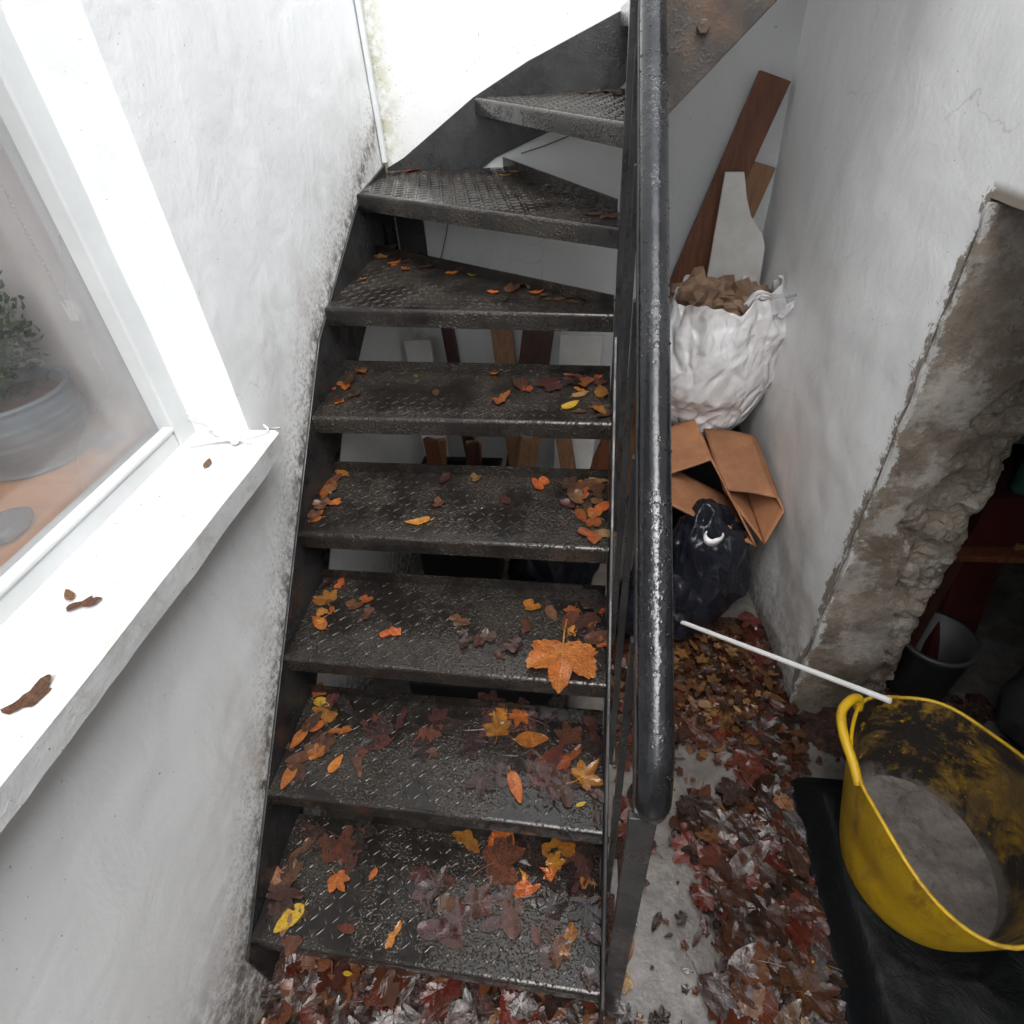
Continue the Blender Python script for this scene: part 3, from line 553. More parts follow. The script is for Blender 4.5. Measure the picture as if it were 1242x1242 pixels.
FILL = [(0, 560, 1012, 730, 1105, 16, ('dark_brown', 'purple_brown', 'brown', 'orange'), .026, .055), (0, 500, 1055, 650, 1150, 9, ('purple_brown', 'red_brown', 'brown'), .022, .045), (0, 320, 1030, 365, 1125, 12, ('brown', 'purple_brown', 'tan'), .022, .04), (0, 370, 1000, 450, 1040, 7, ('brown', 'dark_brown'), .025, .045), (0, 640, 1110, 730, 1180, 5, ('purple_brown', 'brown'), .02, .035),
        (1, 560, 855, 733, 965, 18, ('dark_brown', 'purple_brown', 'orange', 'red_brown'), .026, .055), (1, 345, 845, 412, 955, 12, ('orange', 'brown', 'red_brown'), .018, .034), (1, 440, 865, 570, 915, 8, ('dark_brown', 'red_brown'), .02, .04), (1, 640, 930, 730, 1000, 6, ('purple_brown', 'brown'), .02, .04),
        (2, 688, 722, 733, 815, 9, ('brown', 'orange', 'tan'), .020, .036), (2, 380, 705, 405, 760, 5, ('orange', 'brown'), .014, .024), (2, 560, 755, 640, 800, 5, ('purple_brown', 'red_brown'), .016, .028),
        (3, 690, 580, 735, 655, 8, ('orange', 'orange', 'tan', 'brown'), .022, .036), (3, 372, 575, 415, 635, 7, ('orange', 'brown', 'tan'), .012, .024), (4, 690, 450, 738, 505, 8, ('orange', 'orange', 'brown'), .020, .034), (4, 405, 450, 432, 490, 4, ('orange', 'brown'), .012, .022), (5, 560, 340, 740, 368, 7, ('brown', 'dark_brown'), .012, .024), (5, 455, 305, 520, 328, 5, ('brown', 'tan'), .012, .022)]
for k, x0, y0, x1, y1, n_, cs, s0, s1 in FILL:
    for i in range(n_):
        c = random.choice(cs); on_step(k, random.uniform(x0, x1), random.uniform(y0, y1), random.choice((O, PL, 'scrap')) if k < 3 else random.choice((O, 'scrap', 'scrap')), c, random.uniform(s0, s1), (.32 if k < 2 and c != 'orange' else .7), dz=.0012*(i % 5))
p = P(682, 800, 'z', .6); leaf('plane', 'bright_orange', (p.x, p.y+.012, .606), .118, math.radians(180), .62, 'big bright orange lobed leaf at the edge of the third step', None, (.05, -.03))
# leaves on the window sill
SG = None
p = P(104, 733, 'z', 1.114); leaf('scrap', 'chestnut', (p.x, p.y, 1.1145), .030, 2.2, .9, 'curled red-brown leaf in the middle of the window sill', None)
p = P(84, 722, 'z', 1.114); leaf('oval', 'tan', (p.x, p.y, 1.1145), .016, .9, .6, 'small tan leaf touching the curled red-brown one on the window sill', None)
p = P(40, 845, 'z', 1.114); leaf('scrap', 'chestnut', (p.x, p.y, 1.1145), .034, 2.5, .9, 'shrivelled brown leaf near the outer edge of the window sill', None)
p = P(252, 562, 'z', 1.114); leaf('oval', 'tan', (p.x, p.y, 1.1145), .017, .3, .5, 'tiny pale yellow leaf beside the tied cable on the window sill', None)
# litter on the floor
PAL = [(.11, .040, .016), (.080, .028, .013), (.040, .018, .011), (.095, .024, .014), (.15, .065, .023), (.055, .024, .016), (.105, .020, .013), (.025, .013, .009), (.045, .019, .012), (.030, .015, .010)]
def bare(x, y):   # patches of concrete left free
    g = lambda cx, cy, rx, ry: ((x-cx)/rx)**2+((y-cy)/ry)**2
    return min(g(1.09, .60, .13, .095), g(.965, .14, .105, .28), g(.95, .52, .09, .10))+.75*fbm((x, y, 0), 10, 4)
def litter(name, count, area, zf, smin, smax, label, lift=.02, pal=PAL):
    V = []; Fc = []; C_ = []; tries = 0; nleaf = 0; rs = random.Random(count)
    proto = [leaf_mesh(kd, 200+q, cu) for q, (kd, cu) in enumerate([('plane', .30), ('scrap', .45), ('plane', .5), ('oval', .5), ('scrap', .35), ('plane', .6)])]
    pv = [([v.co.copy() for v in me.vertices], [tuple(p_.vertices) for p_ in me.polygons]) for me in proto]
    while nleaf < count and tries < count*30:
        tries += 1; x = rs.uniform(area[0], area[2]); y = rs.uniform(area[1], area[3])
        if not zf(x, y, rs): continue
        q = rs.randrange(6); vs_, fs_ = pv[q]; s_ = rs.uniform(smin, smax)*(1.0 if q in (0, 3, 5) else .72)
        R = Matrix.Rotation(rs.uniform(0, 6.28), 3, 'Z') @ Matrix.Rotation(rs.gauss(0, .10), 3, 'X') @ Matrix.Rotation(rs.gauss(0, .10), 3, 'Y')
        tv = [R @ (v*s_) for v in vs_]; zm = min(v.z for v in tv); z0 = .006+lift*rs.random()**2
        b0 = len(V); V += [(v.x+x, v.y+y, v.z-zm+z0) for v in tv]; Fc += [tuple(i+b0 for i in f) for f in fs_]
        c = pal[rs.randrange(len(pal))]; f_ = rs.uniform(.32, .85); C_ += [(c[0]*f_, c[1]*f_, c[2]*f_, 1)]*len(tv); nleaf += 1
    for me in proto: bpy.data.meshes.remove(me)
    me = bpy.data.meshes.new(name); me.from_pydata(V, [], Fc); me.update()
    at = me.color_attributes.new('col', 'FLOAT_COLOR', 'POINT'); at.data.foreach_set('color', [v for c in C_ for v in c])
    return tag(link(name, me, M['litter'], None, True), label, 'leaf litter', None, 'stuff')
def zone_right(x, y, rs):
    if x < .86 or x > xr(y)-.02: return False
    if y < .62 and x > 1.33: return False
    return rs.random() < min(1, max(0, (bare(x, y)-.8)*1.3))
def zone_front(x, y, rs): return .02 < x < .80 and y < .17 and rs.random() < .8
litter('leaf_litter', 1250, (.85, -.5, 1.42, 1.12), zone_right, .030, .075, 'sodden brown leaves matted over the floor right of the steps', .02)
litter('leaf_litter', 700, (.0, -.5, .80, .17), zone_front, .030, .075, 'sodden dark leaves on the floor at the foot of the steps', .015)
litter('leaf_litter', 620, (.86, .62, 1.40, 1.15), lambda x, y, rs: .86 < x < xr(y)-.03 and ((x-1.17)/.22)**2+((y-.93)/.2)**2 < 1+.5*fbm((x, y, 2), 8, 2), .014, .036, 'drift of small brown leaves under the white pole', .055, [(.13, .055, .02), (.10, .04, .016), (.06, .025, .013), (.17, .08, .025), (.04, .02, .012), (.21, .10, .035)])
k = N('leaf_mould'); c = k.mix(k.ramp(k.noise(22, 6, .75, .8), .35, .62), (.055, .022, .015), (.018, .010, .008)); c = k.mix(k.ramp(k.noise(38, 5, .7, 1.5), .54, .64), c, (.11, .035, .02)); c = k.mix(k.ramp(k.noise(30, 4, .7, 2.0), .62, .68), c, (.16, .08, .035))
k.set(col=c, rough=k.ramp(k.noise(20, 4), .4, .6, .10, .45)); k.bump(k.noise(45, 6, .65, 1.6), 1.0, .012); M['leaf_mould'] = k.m
litter('leaf_litter', 170, (.85, -.5, 1.30, .85), lambda x, y, rs: bare(x, y) < 1.3 and (fbm((x, y, 5), 5, 2) > .05 or rs.random() < .12), .008, .026, 'torn bits of leaf scattered over the bare wet concrete', .004)
def mould(area, dens, label):
    st_ = .009; nx, ny = int((area[2]-area[0])/st_), int((area[3]-area[1])/st_); V = []; Fc = []
    for j in range(ny+1):
        for i in range(nx+1):
            x, y = area[0]+i*st_, area[1]+j*st_; V.append((x, y, -.012+.022*min(1, max(0, dens(x, y)))+.006*fbm((x, y, 4), 28, 3)*min(1, max(0, dens(x, y)))))
    for j in range(ny):
        for i in range(nx): a = j*(nx+1)+i; Fc.append((a, a+1, a+nx+2, a+nx+1))
    me = bpy.data.meshes.new('leaf_mould'); me.from_pydata(V, [], Fc); tag(link('leaf_mould', me, M['leaf_mould'], None, True), label, 'leaf mould', None, 'stuff')
mould((.85, -.6, 1.40, 1.2), lambda x, y: (bare(x, y)-.9)*1.3, 'black-brown rotting leaf mould on the floor right of the steps')
mould((1.38, .50, 2.2, 1.0), lambda x, y: (.6+.6*fbm((x, y, 1), 6, 3))*min(1, (x-1.385)*40, (2.2-x)*6, (1.0-y)*12) if not (xr(y)-.02 < x < 1.73 and y > .855) else -1, 'dark soil and rotted leaves on the floor of the doorway')
mould((.012, -.6, .84, .24), lambda x, y: 1-.8*max(0, fbm((x, y, 8), 7, 2)), 'black-brown rotting leaf mould at the foot of the steps')
def floor_leaf(px, py, kd, c, sz, label, flat=.5, dz=.03): p = P(px, py, 'z', dz); leaf(kd, c, (p.x, p.y, dz), sz, random.uniform(0, 6.28), flat, label, None)
floor_leaf(911, 752, 'plane', 'red_brown', .06, 'large glossy red-brown leaf standing against the foot of the scuffed white wall', 1.1, .05)
floor_leaf(945, 968, 'plane', 'tan', .035, 'pale tan leaf on the dark litter between the steps and the yellow tub')
floor_leaf(763, 1152, 'oval', 'orange', .03, 'bright orange leaf on the concrete beside the foot of the end post', .4, .012)
floor_leaf(757, 1185, 'plane', 'tan', .04, 'yellowish leaf on the concrete next to the bottom step', .4, .012)
floor_leaf(995, 1172, 'oval', 'yellow', .02, 'small yellow leaf on the litter beside the black box', .3, .02)
floor_leaf(422, 1181, 'oval', 'yellow', .012, 'tiny yellow leaf on the floor in front of the bottom step', .3, .03)
# ------------------------------------------------------------------ fixings on the walls
# corner trunking and cables
MB().box((.004, 1.945, 1.43), (.020, 1.969, 4.0)).build('cable_trunking', M['gloss_white'], None, bevel=.003); tag(bpy.data.objects['cable_trunking'], 'narrow white trunking running up the corner of the two walls', 'trunking')
pa = [P(545, 262, 'y', 1.966), P(541, 285, 'y', 1.966), P(535, 312, 'y', 1.966), P(529, 345, 'y', 1.966), P(527, 380, 'y', 1.966)]
simple('grey_cable', (.2, .2, .19), (.14, .14, .14), .6)
tag(MB().tube(pa, .0025, 6).build('wall_cable', M['grey_cable'], None, True), 'thin grey cable hanging on the end wall, seen between the winders', 'cable')
pa = [P(632, 186, 'y', 1.966), P(660, 177, 'y', 1.966), P(690, 165, 'y', 1.966), P(740, 152, 'y', 1.966)]
tag(MB().tube(pa, .0022, 6).build('wall_cable', M['grey_cable'], None, True), 'thin grey cable running sideways on the end wall under the eighth step', 'cable')
# knotted cord on the sill
cord = empty('tied_cord', P(285, 532, 'z', 1.116), 'white cord knotted in the corner of the window sill', 'cord')
zt = 1.1195
def sp(px, py, dz=0): 
    v = P(px, py, 'z', zt+dz); return v
def smooth_path(c, n=6):
    o = []
    for i in range(len(c)-1):
        p0, p1, p2, p3 = c[max(i-1, 0)], c[i], c[i+1], c[min(i+2, len(c)-1)]
        for j in range(n):
            t = j/n; o.append(.5*((2*p1)+(p2-p0)*t+(2*p0-5*p1+4*p2-p3)*t*t+(3*p1-p0-3*p2+p3)*t*t*t))
    return o+[c[-1]]
k1 = sp(286, 533, .004)
MB().tube(smooth_path([Vector((-.118, .688, 1.165)), Vector((-.085, .690, 1.135)), sp(258, 521, .006), k1]), .0032, 8).build('cord_strand', M['white_plastic'], cord, True)
MB().tube(smooth_path([Vector((-.122, .690, 1.150)), Vector((-.08, .694, 1.124)), sp(262, 527, .002), k1]), .0026, 8).build('cord_strand', M['white_plastic'], cord, True)
MB().tube(smooth_path([sp(227, 541), sp(255, 536), k1, sp(304, 537)]), .0026, 8).build('cord_strand', M['white_plastic'], cord, True)
MB().tube(smooth_path([sp(229, 537, .001), sp(260, 532, .003), k1]), .0024, 8).build('cord_strand', M['white_plastic'], cord, True)
MB().tube(smooth_path([k1, sp(305, 529), sp(325, 522, .002), Vector((.030, .715, 1.118)), Vector((.016, .755, 1.085)), Vector((.012, .80, 1.06))]), .0022, 8).build('cord_tail', M['white_plastic'], cord, True)
kp = []
for i in range(40): a = i*.9; kp.append(k1+Vector((.010*math.cos(a)*(.6+.4*math.cos(i*.37)), .012*math.sin(a), .006*math.sin(a*.5+i)+.003)))
MB().tube(smooth_path(kp, 3), .0027, 6).build('knot', M['white_plastic'], cord, True)
# ------------------------------------------------------------------ behind the glass
pot = empty('ridged_pot', (-.40, .57, 1.132), 'grey ridged bowl planter behind the misted glass', 'planter')
prof = [(.001, .0), (.095, .0), (.105, .006)]
for i in range(19): t = i/18; prof.append((.102+.020*math.sin(t*2.2)+.0022*math.sin(t*44), .008+.128*t))
prof += [(.122, .142), (.114, .145), (.108, .138), (.106, .118)]
MB().lathe(prof, (-.40, .57, 1.132), 48).build('bowl', M['pot_glaze'], pot, True)
MB().lathe([(.001, .120), (.05, .119), (.107, .117)], (-.40, .57, 1.132), 32).build('soil', M['soil'], pot, True)
pl = empty('house_plant', (-.43, .53, 1.25), 'dark green leafy pot plant behind the window', 'plant')
V = []; Fc = []
for i in range(1100):
    c = Vector((-.415, .605, 1.375))+Vector((random.gauss(0, .040), random.gauss(0, .040), random.gauss(0, .045))); n_ = Vector((random.gauss(0, 1), random.gauss(0, 1), random.gauss(.5, 1))).normalized(); a = n_.orthogonal().normalized(); b_ = n_.cross(a); s_ = random.uniform(.006, .014); b0 = len(V)
    V += [c-a*s_, c+b_*s_*.6+n_*.003, c+a*s_, c-b_*s_*.6+n_*.003]; Fc.append((b0, b0+1, b0+2, b0+3))
me = bpy.data.meshes.new('foliage'); me.from_pydata([tuple(v) for v in V], [], Fc); tag(link('foliage', me, M['houseplant'], pl), kind='stuff')
sb = MB()
for i in range(7): sb.tube([(-.415+.008*math.cos(i), .59+.008*math.sin(i), 1.249), (-.415+.03*math.cos(i*2.1), .60+.03*math.sin(i*2.1), 1.36)], .0025, 5)
sb.build('stem', M['houseplant'], pl)
def stone(name, c, r, seed, label):
    bm = bmesh.new(); bmesh.ops.create_icosphere(bm, subdivisions=4, radius=1)
    for v in bm.verts: k_ = 1+.16*fbm(v.co+Vector((seed, 0, 0)), 1.1, 2); v.co = Vector((c[0]+v.co.x*r[0]*k_, c[1]+v.co.y*r[1]*k_, c[2]+r[2]*.97+v.co.z*r[2]*k_*.97))
    me = bpy.data.meshes.new(name); bm.to_mesh(me); bm.free(); return tag(link(name, me, M['pebble'], None, True), label, 'pebble')
stone('smooth_pebble', (-.255, .325, 1.1315), (.035, .048, .018), 3, 'dark glossy pebble on the wooden board near the lower window frame')
stone('smooth_pebble', (-.262, .615, 1.1315), (.024, .034, .016), 9, 'pale grey pebble on the board between the bowl and the window frame')
ch = MB()
for i in range(110):
    z = 1.42+i*.0085; ch.lathe([(.0001, -.0028), (.002, -.002), (.0028, 0), (.002, .002), (.0001, .0028)], (-.232, .648, z), 6)
ch.tube([(-.232, .648, 1.41), (-.232, .648, 2.39)], .0008, 4)
tag(ch.build('blind_chain', M['chain'], None, True), 'ball chain of a blind hanging inside the window', 'chain')
tag(MB().box((-.30, .708, 1.36), (-.262, .7222, 1.40)).build('reflection_spot', M['white_plastic'], None, bevel=.003), 'small white block standing in for a reflection by the inside window reveal', 'reflection spot')  # bright spot of a reflection, built as a solid white block
# ------------------------------------------------------------------ things stored under the steps
def board(name, a, b, side, w, t, mat, label, cat='plank', group=None, bevel=.0015):
    return tag(MB().beam(a, b, side, w, t).build(name, M[mat], None, bevel=bevel), label, cat, group)
t1 = P(940, 92, 'y', 1.935)
board('wooden_plank', (.72, 1.80, .02), t1, (1, 0, -.3), .098, .026, 'mahogany', 'tall red-brown plank leaning into the far right corner')
t2 = P(922, 198, 'y', 1.945)
board('wooden_plank', (.86, 1.88, .02), t2, (1, 0, -.3), .105, .02, 'pine', 'shorter brown plank behind the white board in the corner')
wp = [P(x, y, 'y', 1.835) for x, y in ((880, 209), (903, 209), (906, 240), (911, 262), (925, 285), (928, 300), (921, 345))]+[Vector((1.24, 1.835, .0)), Vector((1.10, 1.835, .0)), P(856, 345, 'y', 1.835)]
tag(MB().prism(wp, (0, .014, 0)).build('cut_board', M['white_board'], None, bevel=.002), 'off-white board with a curved cut edge standing behind the plastic bag', 'board')
# dark chest that carries the bag
tag(MB().box((.98, 1.56, 0), (1.33, 1.82, .50)).build('storage_box', M['black_plastic'], None, bevel=.01), 'black plastic box half hidden under the white plastic bag', 'box')
def crease(p, s):     # facets with sharp ridges, like crumpled film
    d_, _ = noise.voronoi(Vector(p)*s); return d_[1]-d_[0]
def crumpled(name, c, r, amp, freq, seed, mat, sub=5, label=None, cat=None, parent=None, shape=None, flat=False):
    bm = bmesh.new(); bmesh.ops.create_icosphere(bm, subdivisions=sub, radius=1)
    for v in bm.verts:
        n_ = v.co.normalized(); q = Vector(n_)
        w_ = n_+.3*Vector((fbm(n_+Vector((seed, 1, 0)), 1.2, 2), fbm(n_+Vector((seed, 5, 0)), 1.2, 2), fbm(n_+Vector((seed, 9, 0)), 1.2, 2)))
        d = 1+amp*(.9*fbm(n_+Vector((0, seed, 0)), freq*.7, 2)-.75*crease(w_+Vector((seed, 0, 0)), freq)-.35*crease(w_*1.1+Vector((0, seed, 0)), freq*2.2)+.5)
        co_ = Vector((n_.x*r[0]*d, n_.y*r[1]*d, n_.z*r[2]*d))
        if flat: rj = random.Random(round(n_.x*1e3)*7919+round(n_.y*1e3)*31+round(n_.z*1e3)+seed); co_ = co_*(1+.22*rj.uniform(-1, 1))
        if shape: co_ = shape(co_, n_)
        v.co = Vector(c)+co_
    me = bpy.data.meshes.new(name); bm.to_mesh(me); bm.free(); o = link(name, me, M[mat], parent, not flat)
    return tag(o, label, cat) if label else o
# plastic bag: sack with gathered folds, open rim and brown paper sticking out
bc = Vector((1.155, 1.655, .512))
bag = empty('plastic_bag', bc, 'white translucent plastic bag stuffed with brown paper', 'bag')
V = []; Fc = []; nu, nv = 190, 130
for j in range(nv+1):
    t = j/nv
    for i in range(nu):
        a = 2*math.pi*i/nu; ca, sa = math.cos(a), math.sin(a)
        bulge = math.sin(min(1, t/.50)*math.pi/2)**.60
        rad = bulge*(1 if t < .50 else 1-.30*((t-.50)/.50)**1.8)
        q = Vector((ca*.9, sa*.9, t*1.9)); q = q+.25*Vector((fbm(q, 1.1, 2), fbm(q+Vector((9, 0, 0)), 1.1, 2), fbm(q+Vector((0, 9, 0)), 1.1, 2)))
        sh_ = Vector((q.x+.9*q.z, q.y, q.z-.55*q.x))
        d_ = .030*fbm(q, .9, 2)-.011*crease(Vector((sh_.x*.5, sh_.y, sh_.z*1.6)), 2.3)-.0035*crease(Vector((q.x*1.6-.6*q.z, q.y, q.z*.6)), 5.0)+.003*fbm(q, 8, 2)+.012
        d_ = d_*min(1, t*4)+.012*math.sin(a*13+3*fbm(q, 1.3, 2))*max(0, t-.66)*3
        rx_ = .208*rad+d_; ry_ = .160*rad+d_
        z = .560*t+(.06*fbm((ca*1.2, sa*1.2, 3), 1.4, 3)*((t-.85)/.15) if t > .85 else 0)
        V.append((bc.x+rx_*ca+.012*t, bc.y+ry_*sa, bc.z+z))
for j in range(nv):
    for i in range(nu): Fc.append((j*nu+i, j*nu+(i+1) % nu, (j+1)*nu+(i+1) % nu, (j+1)*nu+i))
Fc.append(tuple(range(nu))[::-1])
me = bpy.data.meshes.new('sack'); me.from_pydata(V, [], Fc); o = link('sack', me, M['clear_bag'], bag, True)
crumpled('packed_paper', (bc.x+.01, bc.y+.01, bc.z+.29), (.145, .10, .20), .16, 2.0, 21, 'kraft_paper', 4, parent=bag)
# knotted handle ears of the bag
def ribbon(name, path, width, mat, parent, seed):
    V = []; Fc = []; n_ = 9; pts_ = smooth_path([Vector(p_) for p_ in path], 6)
    for i, p_ in enumerate(pts_):
        d_ = (pts_[min(i+1, len(pts_)-1)]-pts_[max(i-1, 0)]).normalized(); s_ = d_.cross(Vector((0, -1, .2))).normalized(); nn_ = s_.cross(d_)
        for j in range(n_): f_ = j/(n_-1)-.5; w = width(i/(len(pts_)-1)); V.append(p_+s_*f_*w+nn_*(.005*math.sin(j*2.1+i*.5)+.008*noise.noise(Vector((i*.4, j*.7, seed)))))
    for i in range(len(pts_)-1):
        for j in range(n_-1): a = i*n_+j; Fc.append((a, a+1, a+n_+1, a+n_))
    me = bpy.data.meshes.new(name); me.from_pydata([tuple(v) for v in V], [], Fc); o = link(name, me, M[mat], parent, True); sm = o.modifiers.new('s', 'SOLIDIFY'); sm.thickness = .0012; return o
ribbon('bag_handle', [P(908, 372, 'y', 1.57), P(920, 358, 'y', 1.56), P(938, 360, 'y', 1.56), P(966, 358, 'y', 1.57)], lambda t: .040-.034*t, 'clear_bag', bag, 3)
ribbon('bag_handle', [P(945, 385, 'y', 1.57), P(957, 372, 'y', 1.57), P(967, 362, 'y', 1.58)], lambda t: .035-.03*t, 'clear_bag', bag, 8)
crumpled('crumpled_paper', (1.085, 1.675, 1.035), (.070, .065, .060), .60, 1.6, 2, 'kraft_paper', 3, 'pale crumpled kraft paper at the left of the bag opening', 'paper', flat=True)
crumpled('crumpled_paper', (1.155, 1.70, 1.02), (.065, .06, .05), .65, 1.7, 5, 'kraft_paper', 3, 'brown crumpled paper in the middle of the bag opening', 'paper', flat=True)
crumpled('crumpled_paper', (1.235, 1.69, 1.03), (.060, .06, .045), .62, 1.7, 8, 'kraft_paper', 3, 'brown crumpled paper at the right of the bag opening, by the wall', 'paper', flat=True)
# flattened cardboard cartons
def carton(name, front, axis_from, axis_to, label, seed, stretch=1.0):
    fr4 = [P(x, y, 'y', yy) for x, y, yy in front]; ax = (P(*axis_to[:2], 'y', axis_to[2])-P(*axis_from[:2], 'y', axis_from[2]))*stretch
    t = empty(name, fr4[0]+ax, label, 'carton')
    for i in range(4):
        a, b_ = fr4[i], fr4[(i+1) % 4]; V = []; Fc = []; n1, n2 = 10, 14
        for u in range(n1+1):
            for v in range(n2+1): q = a.lerp(b_, u/n1)+ax*(v/n2); w_ = .004*nz(q.x, q.y, q.z+seed, 9)*math.sin(math.pi*u/n1); V.append(tuple(q+Vector((w_, w_, w_))))
        for u in range(n1):
            for v in range(n2): c_ = u*(n2+1)+v; Fc.append((c_, c_+1, c_+n2+2, c_+n2+1))
        me = bpy.data.meshes.new('panel'); me.from_pydata(V, [], Fc); o = link('panel', me, M['cardboard'], t, True); s = o.modifiers.new('s', 'SOLIDIFY'); s.thickness = .006; s.offset = 0
    return t
carton('cardboard_carton', [(878, 594, 1.30), (942, 604, 1.27), (951, 621, 1.235), (927, 661, 1.20)], (878, 594, 1.30), (854, 520, 1.54), 'flattened brown cardboard carton with its open end down, against the right wall', 1)
carton('cardboard_carton', [(863, 558, 1.33), (917, 663, 1.17), (800, 606, 1.20), (792, 582, 1.32)], (863, 558, 1.33), (841, 508, 1.54), 'flattened brown cardboard carton lying left of the other one, partly behind the handrail', 5)
# black bin bags
bb_c = (1.145, 1.22, .22)
crumpled('black_bin_bag', bb_c, (.135, .14, .25), .30, 1.3, 3, 'bin_bag', 6, 'full black bin bag under the cardboard cartons', 'bin bag', None, lambda c_, n_: Vector((c_.x, c_.y, max(c_.z, -.218))))
crumpled('black_bin_bag', (.985, 1.13, .15), (.13, .12, .165), .25, 1.9, 6, 'bin_bag', 5, 'smaller black bin bag behind the handrail, left of the full one', 'bin bag', None, lambda c_, n_: Vector((c_.x, c_.y, max(c_.z, -.148))))
# white scrap printed on the bag
V = []; Fc = []; n_ = 16
c0 = P(866, 650, 'y', 1.06)
for i in range(n_+1):
    a = math.radians(150+235*i/n_); w = .003+.013*math.sin(math.pi*i/n_)**1.5
    for rr_ in (.027-w, .027+w*.4): V.append((c0.x+rr_*math.cos(a), c0.y+.003*math.sin(i*.7), c0.z+rr_*1.25*math.sin(a)))
for i in range(n_): Fc.append((i*2, i*2+1, i*2+3, i*2+2))
me = bpy.data.meshes.new('plastic_scrap'); me.from_pydata(V, [], Fc); o = tag(link('plastic_scrap', me, M['white_plastic'], None, True), 'curved white plastic scrap on the black bin bag', 'scrap'); s = o.modifiers.new('s', 'SOLIDIFY'); s.thickness = .002
# behind the treads
crate = empty('black_crate', (.25, 1.45, 0), 'black crate of wood offcuts under the steps', 'crate')
cb = MB(); x0, x1, y0, y1, h = .10, .40, 1.28, 1.56, .46
cb.box((x0, y0, 0), (x1, y1, .012)); cb.box((x0, y0, .012), (x0+.008, y1, h)); cb.box((x1-.008, y0, .012), (x1, y1, h)); cb.box((x0+.008, y0, .012), (x1-.008, y0+.008, h)); cb.box((x0+.008, y1-.008, .012), (x1-.008, y1, h))
cb.build('shell', M['black_plastic'], crate, bevel=.002); MB().tube([(x0, y0-.003, h), (x1, y0-.003, h), (x1+.003, y1, h), (x0-.003, y1+.003, h), (x0-.003, y0-.003, h)], .009, 8).build('rim', M['black_plastic'], crate, True)
for i, (xx, yy, hh, w, mt, nm) in enumerate([(.14, 1.42, .60, .05, 'pine', 'first'), (.20, 1.36, .64, .055, 'mahogany', 'second'), (.27, 1.44, .58, .06, 'pine', 'third'), (.33, 1.38, .61, .05, 'dark_wood', 'fourth')]):
    board('wood_offcut', (xx, yy, .014), (xx+(.05, -.025, .045, -.01)[i], yy+.06, hh), (1, (.5, -.6, .2, .9)[i], 0), w, .022, mt, f'{nm} wood offcut from the left in the black crate under the steps', 'offcut')
board('wooden_plank', (.47, 1.70, .012), (.375, 1.945, .90), (1, 0, 0), .085, .022, 'pine', 'light brown plank leaning on the end wall behind the sixth step')
board('wooden_plank', (.40, 1.76, .012), (.545, 1.945, .92), (1, 0, -.15), .125, .022, 'dark_wood', 'dark reddish plank leaning on the end wall behind the sixth step')
board('narrow_board', (.14, 1.60, .012), (.075, 1.78, .86), (1, -.2, .1), .11, .016, 'white_board', 'narrow white panel leaning in the back left corner under the steps', 'board')
board('wooden_plank', (.25, 1.78, .012), (.155, 1.945, .90), (1, 0, 0), .05, .022, 'dark_wood', 'thin dark plank right of the white panel under the steps')
board('wide_board', (.66, 1.76, .012), (.70, 1.95, .80), (1, 0, 0), .17, .014, 'white_board', 'wide white panel leaning on the end wall under the steps', 'board')
board('wooden_plank', (.42, 1.46, .012), (.53, 1.66, .60), (1, .3, 0), .075, .02, 'pine', 'short leaning plank beside the black crate under the steps')
board('wooden_plank', (.73, 1.48, .012), (.63, 1.68, .56), (1, -.2, 0), .06, .02, 'pine', 'short pale plank behind the bin bag under the steps')
crumpled('black_bin_bag', (.62, 1.25, .20), (.15, .15, .22), .22, 1.7, 12, 'bin_bag', 5, 'black bin bag under the upper steps, beside the crate', 'bin bag', None, lambda c_, n_: Vector((c_.x, c_.y, max(c_.z, -.198))))
tag(MB().box((.20, .70, 0), (.70, 1.02, .20)).build('flat_box', M['black_plastic'], None, bevel=.008), 'low black plastic box under the third and fourth steps', 'box')
# ------------------------------------------------------------------ tub, pole, box
k = N('black_sheet'); k.set(col=(.006, .007, .008), rough=.5, spec=.25); k.bump(k.noise(14, 7, .7, .8), .7, .012); M['black_sheet'] = k.m
V = []; Fc = []; nx, ny = 80, 110; xa, xb, ya, yb = 1.345, 1.86, -.50, .60
for j in range(ny+1):
    for i in range(nx+1):
        u, v = i/nx, j/ny; x = xa+(xb-xa)*u+.014*nz(v, 2, 0, 6)*(1-u); y = ya+(yb-ya)*v; e_ = min(u*9, (1-u)*9, v*9, (1-v)*9, 1); e_ = e_*e_*(3-2*e_)
        under = max(0, 1-((x-1.545)/.20)**2-((y-.33)/.22)**2); q = Vector((x, y, 0))
        z = .006+e_*(.106+(.010*fbm(q, 7, 3)-.022*crease(q+Vector((.3, .1, .2)), 6)+.012)*(1-min(1, under*3)))
        V.append((x, y, max(.006, min(z, .117 if under > 0 else .2))))
for j in range(ny):
    for i in range(nx): a = j*(nx+1)+i; Fc.append((a, a+1, a+nx+2, a+nx+1))
me = bpy.data.meshes.new('plastic_sheet'); me.from_pydata(V, [], Fc); o = tag(link('plastic_sheet', me, M['black_sheet'], None, True), 'crumpled black plastic sheet spread over a pile under the yellow tub', 'plastic sheet')
s_ = o.modifiers.new('s', 'SOLIDIFY'); s_.thickness = .004; s_.offset = -1
tub = empty('rubber_tub', (1.535, .34, .118), 'yellow flexible builder\'s tub with a loop handle and grey sludge inside', 'tub')
c0 = Vector((1.526, .343)); c1 = Vector((1.545, .330)); H = .332; nn_ = 72
